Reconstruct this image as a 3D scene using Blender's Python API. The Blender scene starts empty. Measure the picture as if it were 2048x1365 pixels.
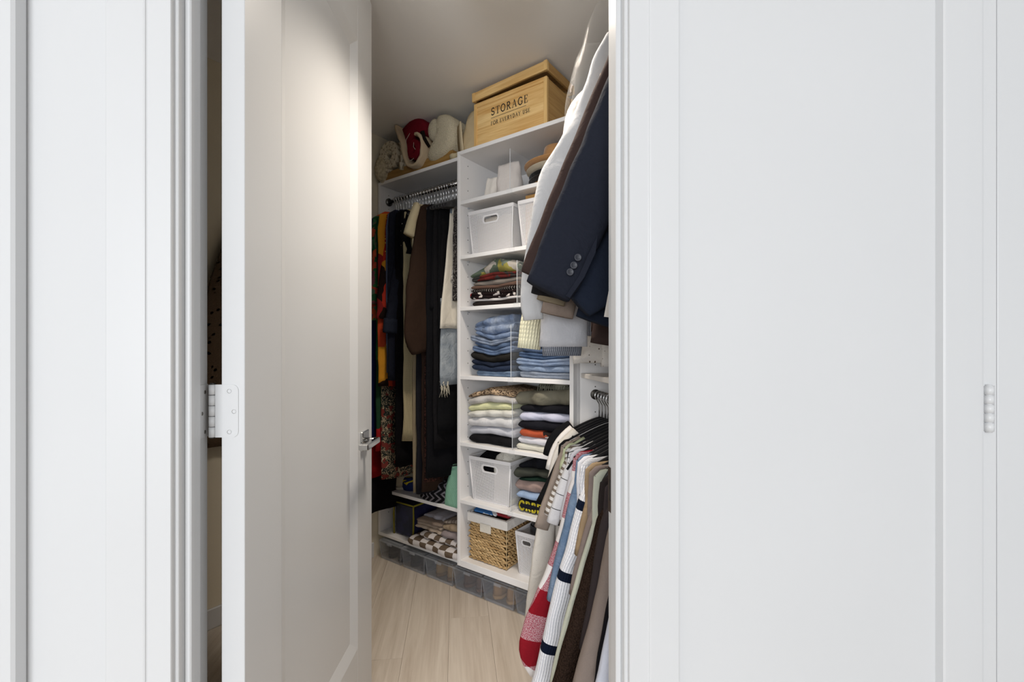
import bpy, bmesh, math, random
import numpy as np
from mathutils import Vector, Matrix

random.seed(7)
rng = np.random.default_rng(7)
scene = bpy.context.scene
C = scene.collection

# ------------------------------------------------------------------ camera
CAM_H, FPX, CX, CY = 1.25, 925.0, 1024.0, 700.0
cam = bpy.data.cameras.new('camera')
cam.sensor_width = 36.0
cam.sensor_fit = 'HORIZONTAL'
cam.lens = FPX / 2048.0 * 36.0
cam.shift_y = (CY - 682.5) / 2048.0
cam.clip_start = 0.01
camo = bpy.data.objects.new('camera', cam)
camo.location = (0, 0, CAM_H)
camo.rotation_euler = (math.pi / 2, 0, 0)
C.objects.link(camo)
scene.camera = camo

# ------------------------------------------------------------------ world, daylight, exposure
world = bpy.data.worlds.new('world')
scene.world = world
world.use_nodes = True
bg = world.node_tree.nodes['Background']
bg.inputs[0].default_value = (0.95, 0.975, 1.0, 1)
bg.inputs[1].default_value = 0.60

def area_light(name, loc, target, size, size_y, power, col):
    l = bpy.data.lights.new(name, 'AREA')
    l.shape = 'RECTANGLE'; l.size = size; l.size_y = size_y
    l.energy = power; l.color = col
    o = bpy.data.objects.new(name, l)
    o.location = loc
    o.rotation_euler = (Vector(target) - Vector(loc)).to_track_quat('-Z', 'Y').to_euler()
    C.objects.link(o)
    return o

# the room's window, a few metres behind the camera
area_light('window_daylight', (-0.8, -4.6, 1.55), (0.05, 1.5, 1.25), 2.6, 2.0, 212, (0.93, 0.962, 1.0))
# the lamp on the closet ceiling (its fixture is built further down)
lamp = bpy.data.lights.new('closet_lamp', 'AREA')
lamp.shape = 'DISK'; lamp.size = 0.26; lamp.energy = 11.5; lamp.color = (1.0, 0.90, 0.78); lamp.spread = 2.0
lampo = bpy.data.objects.new('closet_lamp', lamp)
lampo.location = (-0.05, 1.46, 2.45)
C.objects.link(lampo)

vs = scene.view_settings
vs.view_transform = 'Standard'
vs.look = 'None'
vs.exposure = 0.0
vs.gamma = 1.0
vs.use_curve_mapping = False
scene.cycles.max_bounces = 10
scene.cycles.transparent_max_bounces = 24

# ------------------------------------------------------------------ frames (survey of the place)
class Frame:
    def __init__(s, ox, oy, deg):
        s.o = np.array([ox, oy]); s.ang = math.radians(deg)
        s.ex = np.array([math.cos(s.ang), math.sin(s.ang)])
        s.ey = np.array([-math.sin(s.ang), math.cos(s.ang)])
    def w(s, a, b, z=0.0):
        p = s.o + a * s.ex + b * s.ey
        return (float(p[0]), float(p[1]), float(z))
    def on_b(s, x, y, b):            # survey mark -> (a, height) on the plane b
        d = np.array([(x - CX) / FPX, 1.0])
        t = (b + s.o @ s.ey) / (d @ s.ey)
        return float(t * (d @ s.ex) - s.o @ s.ex), float(CAM_H + t * (CY - y) / FPX)
    def on_a(s, x, y, a):
        d = np.array([(x - CX) / FPX, 1.0])
        t = (a + s.o @ s.ex) / (d @ s.ex)
        return float(t * (d @ s.ey) - s.o @ s.ey), float(CAM_H + t * (CY - y) / FPX)

WORLD = Frame(0, 0, 0)
TW = Frame(-0.281, 2.366, -35.6)      # shelf tower front left corner; a along its front, b into it
RT = Frame(0.296, 2.0, 7.0)           # right hand unit, far front corner; b runs away from the door wall
DW = Frame(-0.589, 0.895, 7.0)        # door wall, closet side of the left jamb
CEIL = 2.555

# ------------------------------------------------------------------ object helpers
def tag(o, label=None, cat=None, group=None, kind=None):
    if label: o['label'] = label
    if cat: o['category'] = cat
    if group: o['group'] = group
    if kind: o['kind'] = kind
    return o

def empty(name, loc, rz=0.0, label=None, cat=None, group=None, kind=None, parent=None):
    o = bpy.data.objects.new(name, None)
    o.empty_display_size = 0.05
    o.location = loc
    o.rotation_euler = (0, 0, rz)
    if parent: o.parent = parent
    C.objects.link(o)
    return tag(o, label, cat, group, kind)

def at(name, F, a, b, z, label=None, cat=None, group=None, rz=0.0, kind=None):
    return empty(name, F.w(a, b, z), F.ang + rz, label, cat, group, kind)

class MB:
    """collects shapes; build() links them as ONE mesh object"""
    def __init__(s):
        s.v = []; s.f = []; s.uv = []; s.sm = []; s.xf = None
    def add(s, verts, faces, uvs=None, smooth=False):
        n = len(s.v)
        for p in verts:
            p = Vector((float(p[0]), float(p[1]), float(p[2])))
            if s.xf is not None: p = s.xf @ p
            s.v.append(p)
        for i, f in enumerate(faces):
            s.f.append([n + k for k in f])
            s.uv.append(uvs[i] if uvs else None)
            s.sm.append(smooth)
        return s
    def box(s, x0, x1, y0, y1, z0, z1, bev=0.0):
        if x0 > x1: x0, x1 = x1, x0
        if y0 > y1: y0, y1 = y1, y0
        if z0 > z1: z0, z1 = z1, z0
        c = ((x0 + x1) / 2, (y0 + y1) / 2, (z0 + z1) / 2)
        h = ((x1 - x0) / 2, (y1 - y0) / 2, (z1 - z0) / 2)
        bev = min(bev, 0.45 * min(h))
        if bev <= 0:
            v = [(c[0] + i * h[0], c[1] + j * h[1], c[2] + k * h[2]) for i in (-1, 1) for j in (-1, 1) for k in (-1, 1)]
            f = [(0, 1, 3, 2), (4, 6, 7, 5), (0, 4, 5, 1), (2, 3, 7, 6), (0, 2, 6, 4), (1, 5, 7, 3)]
            return s.add(v, f, [[(v[k][0] + v[k][1], v[k][2]) for k in q] for q in f])
        v = []; idx = {}
        for i in (-1, 1):
            for j in (-1, 1):
                for k in (-1, 1):
                    for ax in range(3):
                        q = [i * h[0], j * h[1], k * h[2]]
                        for m in range(3):
                            if m != ax: q[m] -= (i, j, k)[m] * bev
                        idx[(i, j, k, ax)] = len(v)
                        v.append((c[0] + q[0], c[1] + q[1], c[2] + q[2]))
        f = []
        for ax in range(3):
            o1, o2 = [m for m in range(3) if m != ax]
            for sg in (-1, 1):
                q = []
                for p1, p2 in ((-1, -1), (1, -1), (1, 1), (-1, 1)):
                    t = [0, 0, 0]; t[ax] = sg; t[o1] = p1; t[o2] = p2
                    q.append(idx[(t[0], t[1], t[2], ax)])
                f.append(q)
            for p1 in (-1, 1):
                for p2 in (-1, 1):
                    q = []
                    for (sg, a2) in ((-1, o1), (1, o1), (1, o2), (-1, o2)):
                        t = [0, 0, 0]; t[ax] = sg; t[o1] = p1; t[o2] = p2
                        q.append(idx[(t[0], t[1], t[2], a2)])
                    f.append(q)
        for i in (-1, 1):
            for j in (-1, 1):
                for k in (-1, 1):
                    f.append([idx[(i, j, k, m)] for m in range(3)])
        return s.add(v, f, [[(v[k][0] + v[k][1], v[k][2]) for k in q] for q in f])
    def loft(s, rings, cap=True, closed=True, smooth=True, cap0=None, cap1=None):
        rings = [np.asarray(r, float) for r in rings]
        n = len(rings[0]); m = len(rings)
        v = np.concatenate(rings)
        us = []
        for r in rings:
            d = np.linalg.norm(np.diff(np.vstack([r, r[:1]]), axis=0), axis=1)
            us.append(np.concatenate([[0], np.cumsum(d)]))
        vs_ = [0.0]
        for i in range(1, m):
            vs_.append(vs_[-1] + float(np.linalg.norm(rings[i].mean(0) - rings[i - 1].mean(0))))
        f = []; uv = []
        for i in range(m - 1):
            for j in range(n if closed else n - 1):
                j2 = (j + 1) % n
                f.append((i * n + j, i * n + j2, (i + 1) * n + j2, (i + 1) * n + j))
                uv.append([(us[i][j], vs_[i]), (us[i][j + 1], vs_[i]), (us[i + 1][j + 1], vs_[i + 1]), (us[i + 1][j], vs_[i + 1])])
        c0 = cap if cap0 is None else cap0
        c1 = cap if cap1 is None else cap1
        if c0:
            f.append(tuple(range(n))[::-1]); uv.append([(us[0][j], 0) for j in range(n)][::-1])
        if c1:
            f.append(tuple((m - 1) * n + j for j in range(n))); uv.append([(us[-1][j], vs_[-1]) for j in range(n)])
        return s.add(v, f, uv, smooth)
    def tube(s, pts, r, n=8, cap=True, flat=1.0):
        pts = [np.asarray(p, float) for p in pts]
        rings = []
        up = None
        for i, p in enumerate(pts):
            t = pts[min(i + 1, len(pts) - 1)] - pts[max(i - 1, 0)]
            t = t / (np.linalg.norm(t) + 1e-12)
            if up is None:
                up = np.array([0, 1.0, 0]) if abs(t[1]) < 0.9 else np.array([1.0, 0, 0])
            e = np.cross(t, up); e /= (np.linalg.norm(e) + 1e-12)
            g = np.cross(e, t)
            up = g
            rr = r[i] if hasattr(r, '__len__') else r
            rings.append([p + rr * (math.cos(q) * e + flat * math.sin(q) * g) for q in np.linspace(0, 2 * math.pi, n, endpoint=False)])
        return s.loft(rings, cap)
    def lathe(s, prof, n=32, c=(0, 0, 0), sx=1.0, sy=1.0, cap=False):
        rings = [[(c[0] + sx * r * math.cos(q), c[1] + sy * r * math.sin(q), c[2] + z) for q in np.linspace(0, 2 * math.pi, n, endpoint=False)] for r, z in prof]
        return s.loft(rings, cap)
    def poly(s, pts, ext):                # flat polygon pushed along the vector ext
        n = len(pts); e = np.asarray(ext, float)
        p = [np.asarray(q, float) for q in pts]
        v = p + [q + e for q in p]
        f = [tuple(range(n)), tuple(range(2 * n - 1, n - 1, -1))] + [(i, (i + 1) % n, n + (i + 1) % n, n + i) for i in range(n)]
        return s.add(v, f)
    def mesh(s, name, mat=None):
        me = bpy.data.meshes.new(name)
        me.from_pydata(s.v, [], s.f)
        if any(u is not None for u in s.uv):
            lay = me.uv_layers.new(name='UVMap')
            k = 0
            arr = np.zeros((len(me.loops), 2), np.float32)
            for f, u in zip(s.f, s.uv):
                for t in range(len(f)):
                    if u is not None: arr[k] = u[t]
                    k += 1
            lay.data.foreach_set('uv', arr.ravel())
        me.polygons.foreach_set('use_smooth', np.array(s.sm, bool))
        bm = bmesh.new(); bm.from_mesh(me)
        bmesh.ops.recalc_face_normals(bm, faces=bm.faces[:])
        bm.to_mesh(me); bm.free()
        if mat is not None: me.materials.append(mat)
        me.update()
        return me
    def build(s, name, mat, parent=None, loc=None, rz=0.0):
        return link(name, s.mesh(name, mat), parent, loc, rz)

def link(name, me, parent=None, loc=None, rz=0.0):
    o = bpy.data.objects.new(name, me)
    if parent is not None: o.parent = parent
    if loc is not None: o.location = loc
    if rz: o.rotation_euler = (0, 0, rz)
    C.objects.link(o)
    return o

def boxpart(name, mat, parent, x0, x1, y0, y1, z0, z1, bev=0.0015):
    return MB().box(x0, x1, y0, y1, z0, z1, bev).build(name, mat, parent)

def smooth_noise(seed, n=6):
    r = np.random.default_rng(seed)
    fr = r.uniform(0.6, 3.2, (n, 2)); ph = r.uniform(0, 6.28, n); am = r.uniform(0.4, 1, n)
    def f(x, y=0.0):
        t = 0
        for k in range(n):
            t = t + am[k] * np.sin(fr[k, 0] * x + fr[k, 1] * y + ph[k])
        return t / am.sum()
    return f

# ------------------------------------------------------------------ materials
MATS = {}
def lin(c):
    if isinstance(c, str):
        c = tuple(int(c[i:i + 2], 16) / 255 for i in (0, 2, 4))
    return tuple(((x / 12.92) if x <= 0.04045 else ((x + 0.055) / 1.055) ** 2.4) for x in c[:3]) + (1.0,)

class NT:
    def __init__(s, name):
        s.m = bpy.data.materials.new(name); s.m.use_nodes = True
        s.t = s.m.node_tree; s.p = s.t.nodes['Principled BSDF']; s.out = s.t.nodes['Material Output']
        s.tc = None
    def n(s, typ, **kw):
        x = s.t.nodes.new(typ)
        for k, v in kw.items(): setattr(x, k, v)
        return x
    def l(s, a, b): s.t.links.new(a, b)
    def co(s, which='Object'):
        if s.tc is None: s.tc = s.n('ShaderNodeTexCoord')
        return s.tc.outputs[which]
    def mapped(s, which, scale=(1, 1, 1), rot=(0, 0, 0), loc=(0, 0, 0)):
        m = s.n('ShaderNodeMapping')
        m.inputs['Scale'].default_value = scale; m.inputs['Rotation'].default_value = rot; m.inputs['Location'].default_value = loc
        s.l(s.co(which), m.inputs[0]); return m.outputs[0]
    def noise(s, vec, scale, detail=2, rough=0.5, dist=0.0):
        x = s.n('ShaderNodeTexNoise'); x.inputs['Scale'].default_value = scale
        x.inputs['Detail'].default_value = detail; x.inputs['Roughness'].default_value = rough; x.inputs['Distortion'].default_value = dist
        s.l(vec, x.inputs['Vector']); return x
    def ramp(s, fac, stops, interp='LINEAR'):
        x = s.n('ShaderNodeValToRGB'); x.color_ramp.interpolation = interp
        e = x.color_ramp.elements
        while len(e) < len(stops): e.new(0.5)
        for k, (p, c) in enumerate(stops):
            e[k].position = p; e[k].color = lin(c)
        s.l(fac, x.inputs[0]); return x.outputs[0]
    def math(s, op, a, b=None):
        x = s.n('ShaderNodeMath', operation=op)
        for k, q in enumerate((a, b)):
            if q is None: continue
            if isinstance(q, (int, float)): x.inputs[k].default_value = q
            else: s.l(q, x.inputs[k])
        return x.outputs[0]
    def mix(s, fac, a, b, blend='MIX'):
        x = s.n('ShaderNodeMix', data_type='RGBA', blend_type=blend)
        if isinstance(fac, (int, float)): x.inputs[0].default_value = fac
        else: s.l(fac, x.inputs[0])
        for k, q in ((6, a), (7, b)):
            if isinstance(q, (str, tuple)): x.inputs[k].default_value = lin(q)
            else: s.l(q, x.inputs[k])
        return x.outputs[2]
    def col(s, c):
        if isinstance(c, (str, tuple)): s.p.inputs['Base Color'].default_value = lin(c)
        else: s.l(c, s.p.inputs['Base Color'])
    def bump(s, h, strength=0.2, dist=0.002):
        b = s.n('ShaderNodeBump'); b.inputs['Strength'].default_value = strength; b.inputs['Distance'].default_value = dist
        s.l(h, b.inputs['Height']); s.l(b.outputs[0], s.p.inputs['Normal'])
    def bump2(s, h, strength=0.2, dist=0.002, scale=16.0, s2=0.5, d2=0.012):
        w = s.noise(s.co(), scale, 3, 0.5, 0.8)
        b1 = s.n('ShaderNodeBump'); b1.inputs['Strength'].default_value = s2; b1.inputs['Distance'].default_value = d2
        s.l(w.outputs[0], b1.inputs['Height'])
        b = s.n('ShaderNodeBump'); b.inputs['Strength'].default_value = strength; b.inputs['Distance'].default_value = dist
        s.l(h, b.inputs['Height']); s.l(b1.outputs[0], b.inputs['Normal']); s.l(b.outputs[0], s.p.inputs['Normal'])
    def set(s, rough=None, metal=None, spec=None, sheen=None):
        if rough is not None: s.p.inputs['Roughness'].default_value = rough
        if metal is not None: s.p.inputs['Metallic'].default_value = metal
        if spec is not None: s.p.inputs['Specular IOR Level'].default_value = spec
        if sheen is not None: s.p.inputs['Sheen Weight'].default_value = sheen
        return s

def cached(fn):
    def g(*a, **k):
        key = (fn.__name__,) + tuple(map(str, a)) + tuple(sorted((x, str(y)) for x, y in k.items()))
        if key not in MATS: MATS[key] = fn(*a, **k)
        return MATS[key]
    return g

@cached
def paint(col, rough=0.45, bump=0.03):
    t = NT('paint_' + col).set(rough, spec=0.4)
    nz = t.noise(t.co(), 60, 3)
    t.col(t.mix(t.math('MULTIPLY', t.noise(t.co(), 2.5, 2).outputs[0], 0.06), col, (0.5, 0.5, 0.5)))
    t.bump(nz.outputs[0], bump, 0.001)
    return t.m

@cached
def metal(col='c8c8c8', rough=0.22):
    t = NT('metal_' + col).set(rough, 1.0)
    nz = t.noise(t.co(), 90, 2)
    t.col(t.mix(t.math('MULTIPLY', nz.outputs[0], 0.2), col, '808080'))
    return t.m

@cached
def plastic(col, rough=0.4):
    t = NT('plastic_' + col).set(rough, spec=0.5)
    nz = t.noise(t.co(), 40, 2)
    t.col(t.mix(t.math('MULTIPLY', nz.outputs[0], 0.08), col, '777777'))
    return t.m

@cached
def cloth(col, var=0.16, rough=0.9, weave=260, big=9.0, sheen=0.0, bump=0.25):
    t = NT('cloth_' + col).set(rough, spec=0.08, sheen=sheen)
    a = t.noise(t.co(), big, 3); b = t.noise(t.mapped('UV', (1, 1.3, 1)), weave, 2)
    c = lin(col); dk = tuple(0.62 * x for x in (int(col[i:i + 2], 16) / 255 for i in (0, 2, 4)))
    t.col(t.mix(t.math('MULTIPLY', t.math('ADD', a.outputs[0], b.outputs[0]), var), col, dk))
    t.bump2(b.outputs[0], bump, 0.0015)
    return t.m

@cached
def denim(col, fade='c3cfdd', amount=0.5):
    col, fade = [''.join('%02x' % int(.72 * int(h[i:i + 2], 16) + .28 * sum(int(h[j:j + 2], 16) for j in (0, 2, 4)) / 3 * .98) for i in (0, 2, 4)) for h in (col, fade)]
    t = NT('denim_' + col).set(0.85, spec=0.1)
    a = t.noise(t.co(), 11, 4, 0.6, 0.6)
    tw = t.n('ShaderNodeTexWave', wave_type='BANDS', bands_direction='DIAGONAL')
    tw.inputs['Scale'].default_value = 240; tw.inputs['Distortion'].default_value = 2
    t.l(t.mapped('UV'), tw.inputs['Vector'])
    fine = t.noise(t.mapped('UV', (1, 0.35, 1)), 330, 2)
    f = t.math('MULTIPLY', t.math('SUBTRACT', a.outputs[0], 0.36), amount * 2.6)
    f.node.use_clamp = True
    base = t.mix(f, col, fade)
    dk = tuple(0.55 * int(col[i:i + 2], 16) / 255 for i in (0, 2, 4))
    t.col(t.mix(t.math('MULTIPLY', fine.outputs[0], 0.45), base, dk))
    t.bump2(tw.outputs[0], 0.25, 0.001, 24.0, 0.7, 0.012)
    return t.m

def uvxy(t, su=1.0, sv=1.0, rot=0.0):
    sx = t.n('ShaderNodeSeparateXYZ'); t.l(t.mapped('UV', (su, sv, 1), (0, 0, rot)), sx.inputs[0])
    return sx.outputs[0], sx.outputs[1]

def band(t, x, width):                      # 1 inside the first <width> of every unit
    return t.math('LESS_THAN', t.math('FRACT', x), width)

def finish_cloth(t, c, weave=240, amount=0.2, bump=0.25):
    b = t.noise(t.mapped('UV', (1, 1.2, 1)), weave, 2)
    t.set(0.9, spec=0.08)
    t.col(t.mix(t.math('MULTIPLY', b.outputs[0], amount), c, (0.2, 0.2, 0.2), 'MULTIPLY'))
    t.bump2(b.outputs[0], bump, 0.0015)
    return t.m

@cached
def striped(base, line, period, width, axis='v', line2=None, rot=0.0):
    t = NT('striped_' + base)
    u, v = uvxy(t, 1 / period, 1 / period, rot)
    c = t.mix(band(t, v if axis == 'v' else u, width), base, line)
    if line2: c = t.mix(band(t, t.math('ADD', v if axis == 'v' else u, 0.45), width * 0.6), c, line2)
    return finish_cloth(t, c)

@cached
def windowpane(base, line, period, width, pu=None):
    t = NT('windowpane_' + base)
    u, v = uvxy(t, 1 / (pu or period), 1 / period)
    c = t.mix(band(t, v, width), base, line)
    c = t.mix(band(t, u, width), c, line)
    return finish_cloth(t, c)

@cached
def plaid(base, mid, full, period, off=0.0):
    t = NT('plaid_' + full)
    u, v = uvxy(t, 1 / period, 1 / period)
    a = band(t, t.math('ADD', u, off), 0.5); b = band(t, v, 0.5)
    s = t.math('ADD', a, b)
    fl = t.noise(t.mapped('UV', (1, 1, 1)), 380, 2)
    m = t.mix(t.math('GREATER_THAN', fl.outputs[0], 0.52), mid, base)
    c = t.mix(t.math('GREATER_THAN', s, 0.5), base, t.mix(0.55, mid, m))
    c = t.mix(t.math('GREATER_THAN', s, 1.5), c, full)
    return finish_cloth(t, c)

@cached
def patchy(cols, scale=9, dist=0.6, smooth=0.0, stretch=1.0, seed=0.0):
    """blotches of several colours with their own outlines (printed cloth)"""
    t = NT('print_' + cols[0])
    vec = t.mapped('UV', (1, stretch, 1), (0, 0, 0.4), (seed, seed * 0.7, 0))
    nz = t.noise(vec, scale * 0.7, 3)
    ad = t.n('ShaderNodeVectorMath', operation='MULTIPLY_ADD')
    t.l(nz.outputs['Color'], ad.inputs[0]); ad.inputs[1].default_value = (dist / scale * 3,) * 3; t.l(vec, ad.inputs[2])
    vo = t.n('ShaderNodeTexVoronoi'); vo.inputs['Scale'].default_value = scale
    t.l(ad.outputs[0], vo.inputs['Vector'])
    sp = t.n('ShaderNodeSeparateXYZ'); t.l(vo.outputs['Color'], sp.inputs[0])
    n = len(cols)
    c = t.ramp(sp.outputs[0], [(k / n, q) for k, q in enumerate(cols)], 'CONSTANT')
    return finish_cloth(t, c)

@cached
def speckle(base, dots, scale=70, thr=0.62, soft=False):
    t = NT('speckle_' + base + dots)
    vo = t.n('ShaderNodeTexVoronoi'); vo.inputs['Scale'].default_value = scale
    t.l(t.mapped('UV'), vo.inputs['Vector'])
    nz = t.noise(t.mapped('UV'), scale * 0.4, 3)
    m = t.math('GREATER_THAN', t.math('ADD', t.math('SUBTRACT', 0.55, vo.outputs['Distance']), t.math('MULTIPLY', nz.outputs[0], 0.35)), thr)
    return finish_cloth(t, t.mix(m, base, dots))

@cached
def dotted(base, dots, period, r):
    t = NT('dotted_' + base)
    vo = t.n('ShaderNodeTexVoronoi'); vo.inputs['Scale'].default_value = 1 / period; vo.inputs['Randomness'].default_value = 0.60
    t.l(t.mapped('UV'), vo.inputs['Vector'])
    return finish_cloth(t, t.mix(t.math('LESS_THAN', vo.outputs['Distance'], r), base, dots))

@cached
def scroll(base, line, scale=28, width=0.07, line2=None):
    """curly line print"""
    t = NT('scroll_' + base)
    nz = t.noise(t.mapped('UV'), scale, 3, 0.55, 1.2)
    k = t.math('FRACT', t.math('MULTIPLY', nz.outputs[0], 5.0))
    c = t.mix(t.math('LESS_THAN', k, width * 5), base, line)
    if line2:
        n2 = t.noise(t.mapped('UV', loc=(3, 1, 0)), scale * 0.5, 2)
        c = t.mix(t.math('GREATER_THAN', n2.outputs[0], 0.56), c, line2)
    return finish_cloth(t, c)

@cached
def checks(a, b, pu, pv, off=0.0):
    t = NT('checks_' + a)
    u, v = uvxy(t, 1 / pu, 1 / pv)
    s = t.math('ADD', t.math('FLOOR', t.math('ADD', u, off)), t.math('FLOOR', v))
    m = t.math('LESS_THAN', t.math('FRACT', t.math('MULTIPLY', s, 0.5)), 0.25)
    return finish_cloth(t, t.mix(m, a, b), weave=420, amount=0.35, bump=0.6)

@cached
def triangles(a, b, p):
    t = NT('triangles_' + a)
    u, v = uvxy(t, 1 / p, 1 / p)
    fu = t.math('FRACT', u); fv = t.math('FRACT', v)
    tri = t.math('LESS_THAN', t.math('ABSOLUTE', t.math('SUBTRACT', fu, 0.5)), t.math('MULTIPLY', fv, 0.46))
    return finish_cloth(t, t.mix(tri, a, b))

@cached
def ribbed(col, period=0.006, depth=0.6, dark=None, stripe=None):
    t = NT('ribbed_' + col)
    u, v = uvxy(t, 1 / period, 1 / (period * 1.4))
    w = t.math('ABSOLUTE', t.math('SINE', t.math('MULTIPLY', u, math.pi)))
    w2 = t.math('ABSOLUTE', t.math('SINE', t.math('MULTIPLY', t.math('ADD', v, t.math('MULTIPLY', w, 0.5)), math.pi)))
    c = t.mix(t.math('POWER', t.math('SUBTRACT', 1.0, w), 2.0), col, dark or tuple(0.6 * int(col[i:i + 2], 16) / 255 for i in (0, 2, 4)))
    if stripe:
        u1, v1 = uvxy(t, 1, 1)
        m = band(t, t.math('ADD', t.math('DIVIDE', v1, stripe[1]), stripe[3]), stripe[2])
        c = t.mix(m, c, stripe[0])
    t.set(0.95, spec=0.1)
    t.col(c)
    t.bump(t.math('MULTIPLY', w, t.math('ADD', t.math('MULTIPLY', w2, 0.5), 0.5)), depth, 0.003)
    return t.m

@cached
def fuzzy(col, col2=None, scale=120, depth=1.0):
    t = NT('fuzzy_' + col).set(1.0, spec=0.0, sheen=0.0)
    vo = t.n('ShaderNodeTexVoronoi'); vo.inputs['Scale'].default_value = scale
    t.l(t.co(), vo.inputs['Vector'])
    nz = t.noise(t.co(), scale * 0.6, 3)
    dk = col2 or tuple(0.6 * int(col[i:i + 2], 16) / 255 for i in (0, 2, 4))
    t.col(t.mix(t.math('MULTIPLY', vo.outputs['Distance'], 0.75), col, dk))
    t.bump(t.math('SUBTRACT', nz.outputs[0], vo.outputs['Distance']), depth, 0.006)
    return t.m

@cached
def wood(c1, c2, axis=0, scale=1.0, rough=0.5, which='Object', grain=0.5):
    t = NT('wood_' + c1).set(rough, spec=0.35)
    sc = [26 * scale] * 3; sc[axis] = 1.6 * scale
    a = t.noise(t.mapped(which, tuple(sc)), 1.0, 5, 0.6, 0.7)
    sc2 = [130 * scale] * 3; sc2[axis] = 4 * scale
    b = t.noise(t.mapped(which, tuple(sc2)), 1.0, 3)
    f = t.math('ADD', t.math('MULTIPLY', a.outputs[0], 0.8), t.math('MULTIPLY', b.outputs[0], 0.25))
    t.col(t.ramp(f, [(0.36, c1), (0.68, c2)]))
    t.bump(b.outputs[0], 0.08 * grain, 0.001)
    return t.m

@cached
def clear(tint='e8ecef', alpha=0.25, rough=0.12, edge=0.3):
    """thin clear plastic: mostly see-through with a grey body and gloss"""
    t = NT('clear_' + tint + str(alpha)).set(rough, spec=0.6)
    nz = t.noise(t.co(), 12, 2)
    t.col(t.mix(t.math('MULTIPLY', nz.outputs[0], 0.2), tint, '9aa0a6'))
    tr = t.n('ShaderNodeBsdfTransparent'); mx = t.n('ShaderNodeMixShader')
    fr = t.n('ShaderNodeLayerWeight'); fr.inputs[0].default_value = 0.35
    f = t.math('ADD', t.math('MULTIPLY', fr.outputs['Facing'], edge), alpha); f.node.use_clamp = True
    t.l(f, mx.inputs[0]); t.l(tr.outputs[0], mx.inputs[1]); t.l(t.p.outputs[0], mx.inputs[2])
    t.l(mx.outputs[0], t.out.inputs[0])
    return t.m

@cached
def perforated(col, period=0.0055, hole=0.5):
    """moulded plastic with rows of small square through-holes"""
    t = NT('perforated_' + col).set(0.45, spec=0.4)
    nz = t.noise(t.co(), 30, 2)
    t.col(t.mix(t.math('MULTIPLY', nz.outputs[0], 0.08), col, '777777'))
    u, v = uvxy(t, 1 / period, 1 / period)
    m = t.math('MULTIPLY', band(t, u, hole), band(t, v, hole))
    tr = t.n('ShaderNodeBsdfTransparent'); mx = t.n('ShaderNodeMixShader')
    t.l(m, mx.inputs[0]); t.l(t.p.outputs[0], mx.inputs[1]); t.l(tr.outputs[0], mx.inputs[2])
    t.l(mx.outputs[0], t.out.inputs[0])
    return t.m

WALL = paint('d8d9da', 0.6, 0.05)
TRIM = paint('d9dadb', 0.35, 0.015)
CEILM = paint('f3f1ee', 0.8, 0.12)
MEL = paint('efedec', 0.4, 0.01)           # white melamine
WARMWALL = paint('e6dcc6', 0.6, 0.05)
CHROME = metal('d2d2d2', 0.16)

# ================================================================== THE SETTING
def structure(name, F, boxes, mat, bev=0.0):
    m = MB()
    for b in boxes: m.box(*b, bev)
    o = m.build(name, mat)
    o.location = F.w(0, 0, 0); o.rotation_euler = (0, 0, F.ang)
    o['kind'] = 'structure'
    return o

# --- floor: sub-floor slab and separate oak planks (children)
floor = structure('floor', DW, [(-2.6, 2.6, -4.2, 2.6, -0.05, -0.0085)], plastic('6b5a48', 0.8))
PLANK = []
for k, (c1, c2) in enumerate((('bcae9f', 'd6cbbd'), ('bdafa0', 'd4c9bb'), ('baac9c', 'd4c8ba'), ('beb1a2', 'd7ccbf'))):
    PLANK.append(wood(c1, c2, axis=1, scale=1.0, rough=0.42))
pw, pl = 0.185, 1.28
plank_meshes = [MB().box(-pw / 2 + 0.0004, pw / 2 - 0.0004, -pl / 2 + 0.0004, pl / 2 - 0.0004, -0.0085, 0, 0.0003).mesh('plank', PLANK[k]) for k in range(4)]
ix = 0
x = -2.42
while x < 2.4:
    off = random.uniform(0, pl)
    y = -4.0 + off - pl
    while y < 2.4:
        if y > -2.3:
            link('plank', plank_meshes[random.randrange(4)], floor, (x, y + pl / 2, random.uniform(-0.0002, 0.0)))
        y += pl
    x += pw

ceiling = structure('ceiling', DW, [(-2.6, 2.6, -4.2, 2.6, CEIL, CEIL + 0.06)], CEILM)

OP = 0.802                                    # clear opening
DTOP = 2.515
wall_front = structure('wall_front', DW, [
    (-2.3, -0.018, -0.095, 0, 0, CEIL), (OP + 0.018, 1.612, -0.095, 0, 0, CEIL), (2.46, 2.6, -0.095, 0, 0, CEIL),
    (-0.018, OP + 0.018, -0.095, 0, DTOP + 0.018, CEIL), (1.612, 2.46, -0.095, 0, DTOP + 0.018, CEIL)], WALL)
wall_back = structure('wall_back', TW, [(-0.80, 1.35, 0.44, 0.54, 0, CEIL)], WALL)
wall_left = structure('wall_left', TW, [(-0.80, -0.70, -2.66, 0.44, 0, CEIL)], WARMWALL)
wall_right = structure('wall_right', RT, [(0.40, 0.50, -1.0, 1.0, 0, CEIL)], WALL)
bb = structure('baseboard_left', TW, [(-0.70, -0.688, -2.55, 0.02, 0, 0.09)], TRIM, 0.003)

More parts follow.
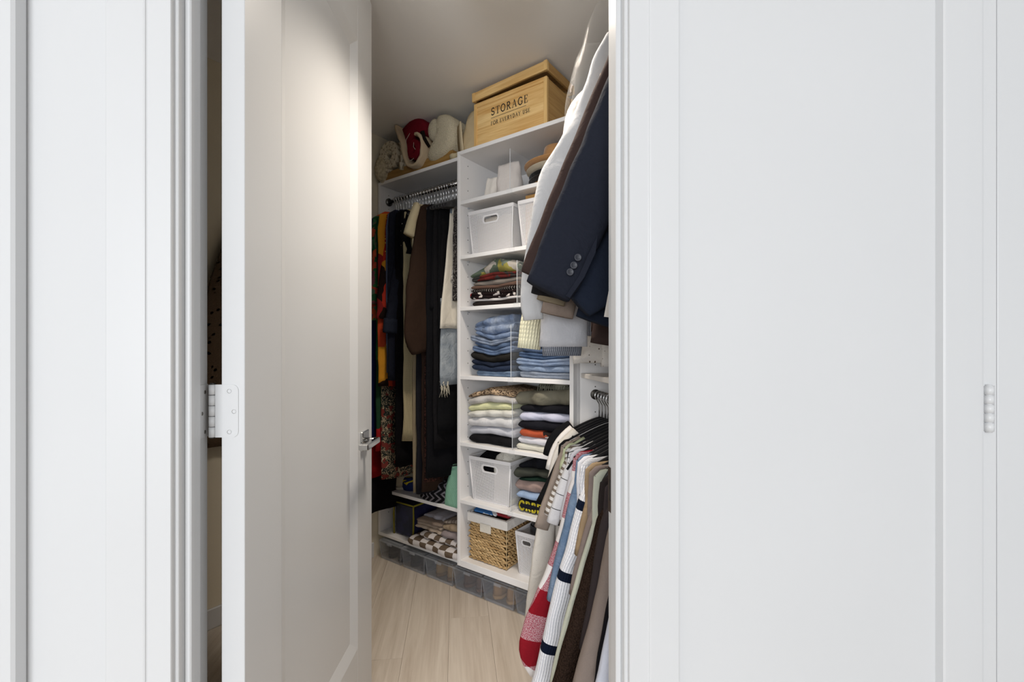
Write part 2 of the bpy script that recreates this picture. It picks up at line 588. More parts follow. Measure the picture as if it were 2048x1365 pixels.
# --- jambs, stops and casings of the closet doorway
def jamb(name, x0, x1, s):
    o = structure(name, DW, [(x0, x1, -0.095, 0.0, 0, DTOP)], TRIM, 0.0015)
    a = x1 if s > 0 else x0
    st = MB().box(a, a + s * 0.011, -0.078, -0.046, 0, DTOP, 0.002).build('door_stop', TRIM, o)
    return o
trim_1 = jamb('trim_1', -0.018, 0.0, 1)
trim_2 = jamb('trim_2', OP, OP + 0.018, -1)
trim_3 = structure('trim_3', DW, [(-0.018, OP + 0.018, -0.095, 0, DTOP, DTOP + 0.018)], TRIM, 0.0015)

def casing(name, x_in, sgn):
    """stepped architrave; x_in its edge next to the opening, growing along sgn"""
    prof = [(0, 0), (0, 0.009), (0.001, 0.0105), (0.037, 0.0105), (0.0385, 0.0112), (0.0395, 0.0130), (0.042, 0.0138), (0.097, 0.0152), (0.1, 0.014), (0.101, 0)]
    m = MB()
    rings = []
    for z in (0, DTOP + 0.02):
        rings.append([(x_in + sgn * p, -0.095 - q, z) for p, q in prof])
    m.loft(rings, smooth=False)
    o = m.build(name, TRIM)
    o.location = DW.w(0, 0, 0); o.rotation_euler = (0, 0, DW.ang); o['kind'] = 'structure'
    return o
casing('trim_4', -0.006, -1)
casing('trim_5', OP + 0.006, 1)
# neighbouring architraves on the same wall
trim_6 = structure('trim_6', DW, [(-0.42, -0.232, -0.122, -0.095, 0, DTOP)], TRIM, 0.004)
m = MB(); rings = []
for z in (0, DTOP):
    rings.append([(1.487 + p, -0.095 - q, z) for p, q in ((0, 0), (0, 0.016), (0.003, 0.019), (0.058, 0.018), (0.062, 0.014), (0.098, 0.0125), (0.104, 0.011), (0.104, 0))])
m.loft(rings, smooth=False)
trim_7 = m.build('trim_7', TRIM); trim_7.location = DW.w(0, 0, 0); trim_7.rotation_euler = (0, 0, DW.ang); trim_7['kind'] = 'structure'
trim_8 = structure('trim_8', DW, [(1.5915, 1.632, -0.1, 0.0, 0, DTOP)], TRIM, 0.002)

# --- second door on the right, closed, with its hinge
door_2 = structure('door_2', DW, [(1.638, 2.44, -0.097, -0.055, 0.008, DTOP - 0.004)], TRIM, 0.0015)
def hinge_parts(parent, hx, hy, zc, H, rad, gap_col):
    """five knuckles on a pin"""
    for k in range(5):
        z0 = zc - H / 2 + k * H / 5
        MB().lathe([(0, z0 + 0.0004), (rad, z0 + 0.0006), (rad, z0 + H / 5 - 0.0008), (0, z0 + H / 5 - 0.0006)], 16, (hx, hy, 0)).build('hinge_knuckle', TRIM, parent)
    MB().lathe([(0, zc - H / 2 - 0.003), (rad * 0.7, zc - H / 2 - 0.002), (rad * 0.7, zc + H / 2 + 0.002), (0, zc + H / 2 + 0.003)], 12, (hx, hy, 0)).build('hinge_pin', gap_col, parent)
DARKM = metal('5a5a58', 0.4)
hx, hz = DW.on_b(1979, 818, -0.105)
hinge_parts(door_2, hx, -0.1035, hz, 0.098, 0.0085, TRIM)
MB().box(hx + 0.004, hx + 0.02, -0.1, -0.0975, hz - 0.049, hz + 0.049, 0.0005).build('hinge_leaf', TRIM, door_2)

# --- closet door, swung open into the closet
DX0, DX1, DY0, DY1 = -0.5553, -0.511, 0.884, 1.684
DB, DT = 0.010, 2.508
door = empty('door_1', ((DX0 + DX1) / 2, DY0, 0), 0, kind='structure')
def dbox(name, x0, x1, y0, y1, z0, z1, bev=0.001, mat=TRIM, parent=None):
    cx = (DX0 + DX1) / 2
    return MB().box(x0 - cx, x1 - cx, y0 - DY0, y1 - DY0, z0, z1, bev).build(name, mat, parent or door)
ST0, ST1 = 0.142, 0.152
RT0 = 0.232
dbox('stile', DX0, DX1, DY0, DY0 + ST0, DB, DT)
dbox('stile', DX0, DX1, DY1 - ST1, DY1, DB, DT)
dbox('rail', DX0 + 0.0001, DX1 - 0.0001, DY0 + ST0, DY1 - ST1, DT - RT0, DT)
dbox('rail', DX0 + 0.0001, DX1 - 0.0001, DY0 + ST0, DY1 - ST1, DB, DB + 0.25)
dbox('panel', DX0 + 0.012, DX1 - 0.012, DY0 + ST0 - 0.002, DY1 - ST1 + 0.002, DB + 0.248, DT - RT0 + 0.002)
cxm = (DX0 + DX1) / 2
def moulding(sgn):
    """sloped bevel running round the sunken panel"""
    xf = (DX1 if sgn > 0 else DX0) - cxm
    xi = xf - sgn * 0.0118
    y0, y1, z0, z1 = ST0, DY1 - ST1 - DY0, DB + 0.25, DT - RT0
    w = 0.040
    o = [(xf, y0, z0), (xf, y1, z0), (xf, y1, z1), (xf, y0, z1)]
    i = [(xi, y0 + w, z0 + w), (xi, y1 - w, z0 + w), (xi, y1 - w, z1 - w), (xi, y0 + w, z1 - w)]
    back = [(xi - sgn * 0.001, a, b) for _, a, b in o]
    back2 = [(xi - sgn * 0.001, a, b) for _, a, b in i]
    v = o + i + back + back2; f = []
    for k in range(4):
        k2 = (k + 1) % 4
        f += [(k, k2, 4 + k2, 4 + k), (8 + k, 8 + k2, 12 + k2, 12 + k), (k, k2, 8 + k2, 8 + k), (4 + k, 4 + k2, 12 + k2, 12 + k)]
    MB().add(v, f).build('panel_moulding', TRIM, door)
moulding(1); moulding(-1)
# hinge of the open door (middle one in view; the others sit above and below the frame)
for zc in (1.133, 2.34, 0.22):
    hx_, hy_ = -0.5735 - cxm, 0.886 - DY0
    hinge_parts(door, hx_, hy_, zc, 0.1016, 0.0068, DARKM)
    lf = MB()
    pts = []
    for q in np.linspace(-math.pi / 2, math.pi / 2, 13):
        pts.append((0.012 + 0.026 * math.cos(q), 0.0508 * math.sin(q)))
    def leaf(name, x_from, x_to, y, r, yy=None):
        """leaf with rounded outer corners lying on the face y"""
        sg = 1 if x_to > x_from else -1
        out = [(x_from, -0.0505), (x_to - sg * r, -0.0505)]
        out += [(x_to - sg * r + sg * r * math.sin(t), -0.0505 + r - r * math.cos(t)) for t in np.linspace(0.2, math.pi / 2, 6)]
        out += [(x_to - sg * r + sg * r * math.cos(t), 0.0505 - r + r * math.sin(t)) for t in np.linspace(0, math.pi / 2, 7)]
        out += [(x_from, 0.0505)]
        o = MB().poly([(p, y, zc + q) for p, q in out], (0, 0.0018, 0)).build(name, TRIM, door)
        return o
    lp = leaf('hinge_leaf', DX0 - cxm - 0.011, DX0 - cxm + 0.033, -0.0016, 0.012)
    for (sx_, sz_) in ((0.016, 0.038), (0.025, -0.001), (0.016, -0.04)):
        MB().lathe([(0, -0.0006), (0.0034, -0.0004), (0.004, 0.0006)], 12).build('screw', metal('b9b9b6', 0.4), lp, (DX0 - cxm + sx_, -0.0018, zc + sz_)).rotation_euler = (math.pi / 2, 0, 0)
    # the jamb's leaf
    jl = MB().box(-0.0008, 0.0012, -0.040, 0.0, zc - 0.0505, zc + 0.0505, 0.0006).build('hinge_leaf', TRIM, trim_1)
    for (sy_, sz_) in ((-0.012, 0.036), (-0.022, -0.004), (-0.012, -0.04)):
        q = MB().lathe([(0, 0.0), (0.0034, 0.0002), (0.004, -0.0008)], 12).build('screw', metal('b9b9b6', 0.4), jl, (0.0014, sy_, zc + sz_))
        q.rotation_euler = (0, math.pi / 2, 0)
# lever handle, both faces
def lever(sgn):
    xf = (DX1 if sgn > 0 else DX0) - cxm
    cy, cz = 1.592 - DY0, 0.938
    hb = MB().box(xf, xf + sgn * 0.009, cy - 0.033, cy + 0.033, cz - 0.033, cz + 0.033, 0.002).build('handle_rose', CHROME, door)
    MB().tube([(xf + sgn * 0.009, cy, cz), (xf + sgn * 0.045, cy, cz)], 0.0105, 16).build('handle_neck', CHROME, hb)
    lv = MB()
    # flat lever blade that returns towards the hinge side
    lv.box(xf + sgn * 0.036, xf + sgn * 0.054, cy - 0.112, cy + 0.012, cz - 0.010, cz + 0.010, 0.003)
    lv.box(xf + sgn * 0.022, xf + sgn * 0.054, cy - 0.122, cy - 0.108, cz - 0.010, cz + 0.010, 0.003)
    lv.build('handle_lever', CHROME, door)
    MB().lathe([(0, 0), (0.002, 0.0002), (0.002, 0.0012), (0, 0.0014)], 10).build('set_screw', DARKM, hb, (xf + sgn * 0.004, cy - 0.0332, cz - 0.002)).rotation_euler = (math.pi / 2, 0, 0)
lever(1); lever(-1)
# strike plate on the right jamb
sp = MB().box(OP - 0.0012, OP + 0.0004, -0.030, 0.0, 0.905, 1.0, 0.0004).build('strike_plate', metal('5d4a3f', 0.4), trim_2)
MB().box(OP - 0.0016, OP - 0.0008, -0.022, -0.008, 0.93, 0.975, 0.0).build('latch_hole', plastic('1c1714', 0.7), sp)

# --- closet ceiling lamp (flush disc)
cl = empty('ceiling_lamp', (-0.05, 1.46, CEIL), 0, 'round flush lamp on the closet ceiling, just above the picture', 'lamp')
MB().lathe([(0, 0), (0.17, 0), (0.17, -0.035), (0.155, -0.045), (0.15, -0.03), (0, -0.03)], 40).build('lamp_base', plastic('f0efec', 0.4), cl)
t = NT('lamp_glow'); t.p.inputs['Emission Color'].default_value = (1.0, 0.90, 0.77, 1); t.p.inputs['Emission Strength'].default_value = 2.6
t.l(t.noise(t.co(), 3, 1).outputs[0], t.p.inputs['Roughness'])
MB().lathe([(0.148, -0.032), (0.145, -0.06), (0.11, -0.085), (0.06, -0.094), (0, -0.096)], 40).build('lamp_shade', t.m, cl)

# ================================================================== CABINETS
SH = [2.262, 2.007, 1.729, 1.467, 1.118, 0.780, 0.488, 0.180]      # shelf top heights in the tower
TWID, TDEP, TH = 0.668, 0.42, 0.019
tower = at('shelf_tower', TW, 0, 0, 0, 'tall white open shelf tower full of folded clothes and baskets', 'shelving')
boxpart('side_panel', MEL, tower, 0, TH, 0, TDEP, 0.148, SH[0] - TH)
boxpart('side_panel', MEL, tower, TWID - TH, TWID, 0, TDEP, 0.148, SH[0] - TH)
boxpart('top_panel', MEL, tower, 0, TWID, 0, TDEP, SH[0] - TH, SH[0])
boxpart('back_panel', MEL, tower, TH, TWID - TH, TDEP - 0.006, TDEP, 0.15, SH[0] - TH, 0)
for k, z in enumerate(SH[1:]):
    th = TH if k < 6 else 0.033
    boxpart('shelf', MEL, tower, TH + 0.0005, TWID - TH - 0.0005, 0.001, TDEP - 0.007, z - th, z)
MB().box(0.02, TWID - 0.02, 0.26, 0.28, 0.0, 0.148).build('plinth', MEL, tower)
HOLE = plastic('4a4744', 0.9)
hm = MB().lathe([(0, 0.0004), (0.0028, 0.0004), (0.0028, -0.0004)], 8).mesh('pin_hole', HOLE)
for z in np.arange(0.22, 2.22, 0.064):
    if min(abs(z - s + 0.01) for s in SH) < 0.02: continue
    for (xx, sg) in ((TH, 1), (TWID - TH, -1)):
        if sg < 0: continue
        o = link('pin_hole', hm, tower, (xx, 0.062, z)); o.rotation_euler = (0, sg * math.pi / 2, 0)
# shelf pins under the movable shelves
pm = MB().box(0, 0.008, -0.006, 0.006, -0.006, 0, 0.001).mesh('shelf_pin', clear('dfe3e8', 0.5))
for z in SH[1:7]:
    link('shelf_pin', pm, tower, (TH, 0.062, z - TH - 0.0005))

# clear acrylic dividers clipped over the shelf fronts
EDGE = clear('f2f5f8', 0.55, 0.1, 0.2)  # whiter strip: bright glint on the blade's front edge put into the colour
ACR = clear('eef2f6', 0.05, 0.05, 0.06)
names = ['beside the hats', 'between the two top plastic baskets', 'beside the folded tees', 'between the two jeans stacks', 'between the light and dark sweater stacks', 'beside the plastic basket of knitwear']
for k, z in enumerate(SH[1:7]):
    a = [0.332, 0.345, 0.372, 0.337, 0.345, 0.337][k]
    h = [0.19, 0.2, 0.2, 0.25, 0.24, 0.20][k]
    d = at('shelf_divider', TW, a, 0, z, 'clear acrylic shelf divider ' + names[k], 'divider', 'clear shelf dividers')
    mb = MB().box(-0.0013, 0.0013, 0.004, 0.30, 0.0015, h, 0.0006)
    mb.build('divider_blade', ACR, d)
    MB().box(-0.0015, 0.0015, 0.002, 0.0042, 0.0028, h, 0.0004).build('divider_edge_glint', EDGE, d)
    MB().box(-0.016, 0.016, -0.0032, 0.05, 0.0004, 0.0026, 0.0004).box(-0.016, 0.016, -0.0032, -0.0006, -TH - 0.003, 0.0026, 0.0004).box(-0.016, 0.016, -0.0032, 0.05, -TH - 0.003, -TH - 0.0006, 0.0004).build('divider_clip', ACR, d)

HW = 0.672                                                       # hanging unit left of the tower
hang = at('hanging_unit', TW, -HW - 0.019, 0.05, 0, 'white hanging unit with rail above two low shelves', 'shelving')
hwid = HW + 0.017
boxpart('side_panel', MEL, hang, 0, TH, 0, 0.37, 0.147, 2.245)
boxpart('top_shelf', MEL, hang, 0, hwid, 0, 0.37, 2.245, 2.264)
boxpart('middle_shelf', MEL, hang, TH + 0.0005, hwid, 0.001, 0.37, 0.393, 0.412)
boxpart('bottom_shelf', MEL, hang, 0, hwid, 0.0, 0.37, 0.128, 0.147)
boxpart('back_panel', MEL, hang, TH, hwid, 0.371, 0.377, 0.147, 2.245, 0)
ROD_L = 2.158
MB().tube([(TH, 0.065, ROD_L), (hwid, 0.065, ROD_L)], 0.0125, 16).build('hanging_rail', CHROME, hang)
MB().tube([(TH, 0.065, ROD_L), (TH + 0.008, 0.065, ROD_L)], 0.024, 20).build('rail_bracket', metal('6f6f6c', 0.35), hang)
for z in (0.25, 0.33, 2.05, 2.115, 2.20):
    o = link('pin_hole', hm, hang, (TH, 0.065, z)); o.rotation_euler = (0, math.pi / 2, 0)
MB().box(0.02, hwid, 0.26, 0.28, 0.0, 0.128).build('plinth', MEL, hang)

runit = at('double_hanging_unit', RT, 0, 0, 0, 'white double hanging unit with two rails beside the doorway', 'shelving')
boxpart('side_panel', MEL, runit, 0, 0.385, 0, TH, 0.0, 2.30)
boxpart('side_panel', MEL, runit, 0, 0.385, -0.945, -0.945 + TH, 0.0, 2.30)
boxpart('middle_shelf', paint('ded9d3', 0.4, 0.01), runit, 0.001, 0.385, -0.925, -0.0005, 1.13, 1.149)
boxpart('top_shelf', MEL, runit, 0, 0.385, -0.945, TH, 2.30, 2.319)
boxpart('back_panel', MEL, runit, 0.386, 0.392, -0.945, TH, 0, 2.30, 0)
ROD_R1, ROD_R2, RODX = 1.056, 2.20, 0.066
for zr in (ROD_R1, ROD_R2):
    MB().tube([(RODX, -0.0005, zr), (RODX, -0.925, zr)], 0.0125, 16).build('hanging_rail', CHROME, runit)
    MB().tube([(RODX, -0.0005, zr), (RODX, -0.008, zr)], 0.022, 20).build('rail_bracket', metal('6f6f6c', 0.35), runit)
for z in (0.98, 1.09, 1.185, 1.25):
    o = link('pin_hole', hm, runit, (RODX, -0.0002, z)); o.rotation_euler = (math.pi / 2, 0, 0)

# ================================================================== SOFT GOODS: builders
def resample(rows, n):
    """rows: tuples with a monotone first value; smooth (cosine) interpolation to n rows"""
    r = np.array(rows, float)
    d = np.concatenate([[0], np.cumsum(np.hypot(np.diff(r[:, 0]), np.diff(r[:, 1]) * 0.7) + 1e-6)])
    t = np.linspace(0, d[-1], n)
    t = np.unique(np.concatenate([t, d]))
    return np.array([[np.interp(q, d, r[:, k]) for k in range(r.shape[1])] for q in t])

def body_mesh(mb, rows, th=0.022, folds=0.007, k=38.0, seed=0, n=34, nrow=26, hem_wave=0.006):
    """hanging cloth body: rows (z, x_front, x_back[, thickness factor])"""
    rows = [tuple(q) + ((1.0,) if len(q) == 3 else ()) for q in rows]
    R = resample(rows, nrow)
    f = smooth_noise(seed + 1); g = smooth_noise(seed + 2)
    ztop, zbot = R[0, 0], R[-1, 0]
    rings = []
    for z, xl, xr, tf in R:
        xc, hw = (xl + xr) / 2, (xr - xl) / 2
        d = (ztop - z) / max(1e-6, ztop - zbot)
        ring = []
        for q in np.linspace(0, 2 * math.pi, n, endpoint=False):
            c, s = math.cos(q), math.sin(q)
            xx = xc + hw * math.copysign(abs(c) ** 0.8, c)
            yy = th * tf * math.copysign(abs(s) ** 0.75, s)
            wob = folds * d * (math.sin(k * (xx + 0.05 * f(z * 6)) + 3 * g(z * 3)) + 0.6 * f(xx * 14, z * 9))
            zz = z - (hem_wave * d * d * math.sin(k * 0.6 * xx + seed) if d > 0.6 else 0)
            ring.append((xx + 0.004 * g(z * 16, q), yy + wob, zz))
        rings.append(ring)
    return mb.loft(rings)

def sleeve_mesh(mb, pts, th=0.02, seed=0, n=22, wr=0.004, k=42.0, step=0.02, roundend=False):
    """pts: (x, z, halfwidth[, y[, thickness factor]]) along the middle of the sleeve"""
    P = np.array([tuple(p) + ((0.0, 1.0)[len(p) - 3:] if len(p) < 5 else ()) for p in pts], float)
    d = np.concatenate([[0], np.cumsum(np.hypot(np.diff(P[:, 0]), np.diff(P[:, 1])))])
    m = max(6, int(d[-1] / step))
    t = np.linspace(0, d[-1], m)
    # light smoothing of the centre line
    Q = np.stack([np.interp(t, d, P[:, j]) for j in range(5)], 1)
    for _ in range(2):
        Q[1:-1] = 0.25 * Q[:-2] + 0.5 * Q[1:-1] + 0.25 * Q[2:]
    f = smooth_noise(seed + 5); g = smooth_noise(seed + 9)
    rings = []
    for i in range(m):
        a = Q[max(0, i - 1)]; b = Q[min(m - 1, i + 1)]
        tx, tz = b[0] - a[0], b[1] - a[1]
        L = math.hypot(tx, tz) + 1e-9
        nx, nz = -tz / L, tx / L
        x0, z0, hw, y0, tf = Q[i]
        ring = []
        for q in np.linspace(0, 2 * math.pi, n, endpoint=False):
            c, s = math.cos(q), math.sin(q)
            u = hw * math.copysign(abs(c) ** 0.85, c) * (1 + 0.05 * f(t[i] * 22, 1.5 * c))
            v = th * tf * math.copysign(abs(s) ** 0.75, s)
            v += wr * (f(u * 26, t[i] * 17) + 0.5 * math.sin(k * u + 4 * g(t[i] * 4)))
            ring.append((x0 + nx * u, y0 + v, z0 + nz * u))
        rings.append(ring)
    return mb.loft(rings)

# ---- hangers
def hanger_meshes():
    hook = []
    for q in np.linspace(-0.5, math.pi + 0.55, 18):
        hook.append((0.0185 * math.cos(q), 0, 0.0185 * math.sin(q)))
    hook += [(-0.009, 0, -0.021), (-0.001, 0, -0.034), (0, 0, -0.05), (0, 0, -0.096)]
    h = MB().tube(hook, 0.0024, 8).mesh('hanger_hook', CHROME)
    arm = []
    for q in np.linspace(-1, 1, 25):
        xx = 0.195 * q
        zz = -0.092 - 0.088 * abs(q) ** 1.25
        arm.append((xx, 0, zz))
    lower = [(p[0], 0, -0.150 - 0.036 * abs(p[0] / 0.195) ** 1.1) for p in arm]
    mb = MB().poly([(p[0], -0.0028, p[2]) for p in arm] + [(p[0], -0.0028, p[2] - 0.004) for p in lower[::-1]], (0, 0.0056, 0))
    mb.tube(arm, 0.0042, 8)
    mb.tube(lower, 0.0036, 6)
    a = mb.mesh('hanger_arms', cloth('1b1a1c', 0.1, sheen=0.3))
    return h, a
HOOK_ME, ARM_ME = hanger_meshes()
WHITE_HOOK = HOOK_ME.copy(); WHITE_HOOK.materials[0] = plastic('e4e5e8', 0.35)
WHITE_ARM = ARM_ME.copy(); WHITE_ARM.materials[0] = plastic('e4e5e8', 0.35)

def hanger(loc, rz, label, group, white=False, flip=False):
    o = empty('hanger', loc, rz + (math.pi if flip else 0), label, 'hanger', group)
    link('hook', WHITE_HOOK if white else HOOK_ME, o)
    link('arms', WHITE_ARM if white else ARM_ME, o)
    return o

class Garment:
    """a hung garment; local x across (minus = the side facing the aisle), y along the rail, z from the rail down"""
    def __init__(s, name, label, cat, group, F, pos, rodz, hanger_text=None, white=False, tilt=0.0):
        s.F = F; s.pos = pos; s.rodz = rodz
        if F is TW:                       # rail along a, garment across b
            s.loc = TW.w(pos, 0.115, rodz); s.rz = TW.ang + math.pi / 2
        else:                             # rail along -b, garment across a
            s.loc = RT.w(RODX, -pos, rodz); s.rz = RT.ang
        s.rz += tilt
        s.root = empty(name, s.loc, s.rz, label, cat, group)
        s.seed = random.randrange(9999)
        if hanger_text:
            hanger(s.loc, s.rz, hanger_text, {id(TW): 'hangers on the long rail', id(RT): 'hangers on the right hand rails'}[id(F)], white, flip=False)
    def px(s, x, y):
        if s.F is TW:
            b, h = TW.on_a(x, y, s.pos); return b - 0.115, h - s.rodz
        a, h = RT.on_b(x, y, -s.pos); return a - RODX, h - s.rodz
    def scale(s, x=1100):                 # metres per survey pixel at this garment
        if s.F is TW: return 1 / 925.0 * (TW.w(s.pos, 0.0)[1])
        return 1 / 925.0 * (RT.w(RODX - 0.2, -s.pos)[1])
    def body(s, mat, rows, name='body', **kw):
        o = body_mesh(MB(), rows, seed=s.seed, **kw).build(name, mat, s.root)
        s.seed += 11
        return o
    def sleeve(s, mat, pts, name='sleeve', **kw):
        o = sleeve_mesh(MB(), pts, seed=s.seed, **kw).build(name, mat, s.root)
        s.seed += 11
        return o
    def sleeve_px(s, mat, pts, name='sleeve', y=0.0, **kw):
        """pts (x_left_edge, y, width) in survey pixels: the visible outer edge and the width to its right"""
        m = s.scale(); out = []
        for q in pts:
            x, z = s.px(q[0] + q[2] / 2, q[1])
            out.append((x, z, max(0.006, q[2] / 2 * m), y))
        return s.sleeve(mat, out, name, **kw)

def rows_top(neck=0.06, sh=0.215, zt=-0.098, zs=-0.19, chest=0.23, hem=-0.68, hemw=0.24):
    return [(-0.140, -0.045, 0.045, 0.5), (-0.147, -0.08, 0.08, 0.8), (-0.153, -0.125, 0.125, 0.9), (-0.156, -0.155, 0.155, 0.9), (zs + 0.024, -sh * 0.9, sh * 0.9, 0.9), (zs + 0.006, -sh, sh, 0.8), (zs - 0.06, -chest, chest, 1.0), (-0.42, -chest, chest, 1.1), (hem + 0.02, -hemw, hemw, 1.1), (hem, -hemw, hemw, 1.0)]

# ---- folded cloth
def folded(name, label, cat, group, F, a0, a1, b0, depth, zb, zt, mat, lobes=1, seed=0, ncol=30, rough=0.0048, edge=None, over=0.0, shape=None):
    """folded cloth lying between the curves zb(t), zt(t), t in 0..1 across its width; front fold faces -b"""
    f = smooth_noise(seed); g = smooth_noise(seed + 3); rough = rough * 1.05
    W = a1 - a0
    zmid = float(zb(0.5))
    o = at(name, F, (a0 + a1) / 2, b0 + depth / 2, zmid, label, cat, group)
    ts = np.concatenate([[0, 0.004, 0.012, 0.03], np.linspace(0.06, 0.94, ncol - 8), [0.97, 0.988, 0.996, 1.0]])
    rings = []
    nf = 7 * lobes + 1
    for t in ts:
        e = min(t, 1 - t) * W
        rr = min(1.0, e / 0.02)
        sc = math.sqrt(max(0.0, 1 - (1 - rr) ** 2)) * 0.92 + 0.08
        lo, hi = float(zb(t)), float(zt(t))
        hi = lo + max(0.004, hi - lo)
        mid = (lo + hi) / 2; hh = (hi - lo) / 2 * sc
        x = a0 + t * W
        fr = b0 + rough * 2.2 * f(t * 7) + 0.012 * (1 - sc) + (shape(t) if shape else 0)
        ring = []
        for j in range(nf):
            q = j / (nf - 1)
            zz = mid - hh + 2 * hh * q
            lob = abs(math.sin(math.pi * q * lobes)) ** 0.6
            r = min(0.5 * (hi - lo) / lobes, 0.022)
            y = fr + r * (1 - lob) + rough * 0.5 * f(t * 13, q * 4) - over * q
            ring.append((x, y, zz + rough * 0.25 * g(t * 6, q * 3)))
        yb = b0 + depth
        ring.append((x, b0 + depth * 0.5, mid + hh)); ring.append((x, yb - 0.01, mid + hh)); ring.append((x, yb, mid)); ring.append((x, yb - 0.01, mid - hh)); ring.append((x, b0 + depth * 0.5, mid - hh))
        rings.append([(p[0] - (a0 + a1) / 2, p[1] - (b0 + depth / 2), p[2] - zmid) for p in ring])
    mb = MB(); mb.loft(rings)
    mb.build('folded_cloth', mat, o)
    return o

def stack(F, a0, a1, b0, depth, base, items, group, cat_default='clothes'):
    """items bottom-up: (name, label, category, material, thickness left/mid/right, options)"""
    xs = np.array([0, 0.25, 0.5, 0.75, 1.0])
    prev = np.full(5, base + 0.0006)
    outs = []
    for k, it in enumerate(items):
        name, label, cat, mat, th = it[:5]
        opt = dict(it[5]) if len(it) > 5 else {}
        th = np.interp(xs, np.linspace(0, 1, len(th)), th)
        lo = prev.copy(); hi = lo + th
        zb = (lambda l: (lambda t: np.interp(t, np.linspace(0, 1, 41), smooth5(l))))(lo)
        zt = (lambda h: (lambda t: np.interp(t, np.linspace(0, 1, 41), smooth5(h)) - 0.0008))(hi)
        aa0 = opt.pop('a0', a0) + opt.pop('da0', 0); aa1 = opt.pop('a1', a1) + opt.pop('da1', 0)
        bb0 = b0 + opt.pop('db', random.uniform(-0.006, 0.008))
        outs.append(folded(name, label, cat, group, F, aa0, aa1, bb0, opt.pop('depth', depth), zb, zt, mat, seed=random.randrange(9999), **opt))
        prev = hi
    return outs, prev

def smooth5(v):
    t = np.linspace(0, 4, 41); out = []
    for q in t:
        i = min(3, int(q)); f = q - i; f = f * f * (3 - 2 * f)
        out.append(v[i] * (1 - f) + v[i + 1] * f)
    out = np.array(out)
    return np.convolve(np.pad(out, 3, 'edge'), np.ones(7) / 7, 'valid')

# ---- rolled blanket: a spiral of thick cloth running into the shelf
def rolled(root, mat, R, length, turns=2.4, th=0.02, squash=(1, 1), seed=0, start=0.0, name='rolled_cloth', tail=None, inner=None):
    f = smooth_noise(seed)
    n = int(26 * turns)
    path = []
    for i in range(n + 1):
        q = i / n
        r = 0.018 + (R - th / 2 - 0.018) * q ** 0.85
        an = start + q * turns * 2 * math.pi
        path.append((squash[0] * r * math.cos(an), squash[1] * r * math.sin(an)))
    if tail: path += tail
    p = np.array(path)
    tg = np.gradient(p, axis=0); tg /= np.linalg.norm(tg, axis=1)[:, None] + 1e-9
    nr = np.stack([-tg[:, 1], tg[:, 0]], 1)
    rings = []
    ys = [0, 0.004, 0.012] + list(np.linspace(0.03, length - 0.012, 10)) + [length - 0.004, length]
    for y in ys:
        e = min(y, length - y)
        sc = 0.55 + 0.45 * math.sqrt(max(0, 1 - (1 - min(1, e / 0.012)) ** 2))
        w = np.array([th / 2 * sc * (1 + 0.15 * f(i * 0.4, y * 20)) for i in range(len(p))])
        w[0] *= 0.5; w[-1] *= 0.5
        o1 = p + nr * w[:, None]; o2 = p - nr * w[:, None]
        loop = np.vstack([o1, o2[::-1]])
        wob = np.array([0.003 * f(a * 30, b * 30) for a, b in loop])
        rings.append([(a, y + wb, b) for (a, b), wb in zip(loop, wob)])
    mb = MB(); mb.loft(rings, cap=False)
    # end faces as quads between the two sides of the band
    for rr in (rings[0], rings[-1]):
        L = len(rr); h = L // 2
        mb.add(rr, [(i, i + 1, L - 2 - i, L - 1 - i) for i in range(h - 1)], [[(0.02 * i, 0), (0.02 * i + 0.02, 0), (0.02 * i + 0.02, 0.02), (0.02 * i, 0.02)] for i in range(h - 1)])
    return mb.build(name, mat, root)

# ================================================================== TOWER CONTENTS
def A(x, b=0.03): return TW.on_b(x, 700, b)[0]
def AH(x, y, b=0.03): return TW.on_b(x, y, b)

# ---- folded tees
g = 'folded tees on the middle shelf'
stack(TW, 0.062, 0.365, 0.035, 0.27, SH[3], [
    ('folded_shirt', 'black tee with a white edge at the bottom of the tee stack', 'shirt', cloth('2b2423'), (.030, .024, .03), {'lobes': 1}),
    ('folded_shirt', 'thin white tee lying over the bottom black one', 'shirt', cloth('d9d4d2'), (.010, .012, .013), {'da0': -.006}),
    ('folded_shirt', 'black shirt with red and white floral print, low in the tee stack', 'shirt', patchy(['1b1617', '251a1b', '1c1414', 'a51f26', '201818', 'd9cfc9'], 42, .5), (.034, .032, .03), {'lobes': 2, 'da0': -.008}),
    ('folded_shirt', 'black tee with pale piping above the red floral shirt', 'shirt', striped('26211f', 'b9b1ab', .013, .12), (.016, .018, .02), {}),
    ('folded_shirt', 'brown folded tee in the middle of the tee stack', 'shirt', cloth('6b5348'), (.017, .017, .02), {}),
    ('folded_shirt', 'taupe grey tee above the brown one', 'shirt', cloth('8d847b'), (.018, .028, .02), {'da0': .003}),
    ('folded_shirt', 'charcoal tee with dark red stripes, second from the top', 'shirt', patchy(['3d3b3a', '5a2422', '34312f', '45423f', '3a3735', '6a2a26'], 26, .7), (.022, .034, .022), {'lobes': 2, 'da0': .006}),
    ('folded_shirt', 'olive green and yellow printed tee crumpled on top of the stack', 'shirt', patchy(['5d6857', '566152', '99904c', '626b5a', '55645a', '707b70', 'b0a9a0', '5a6556'], 20, .8), (.018, .072, .05), {'rough': .010, 'da0': -.002}),
], g)

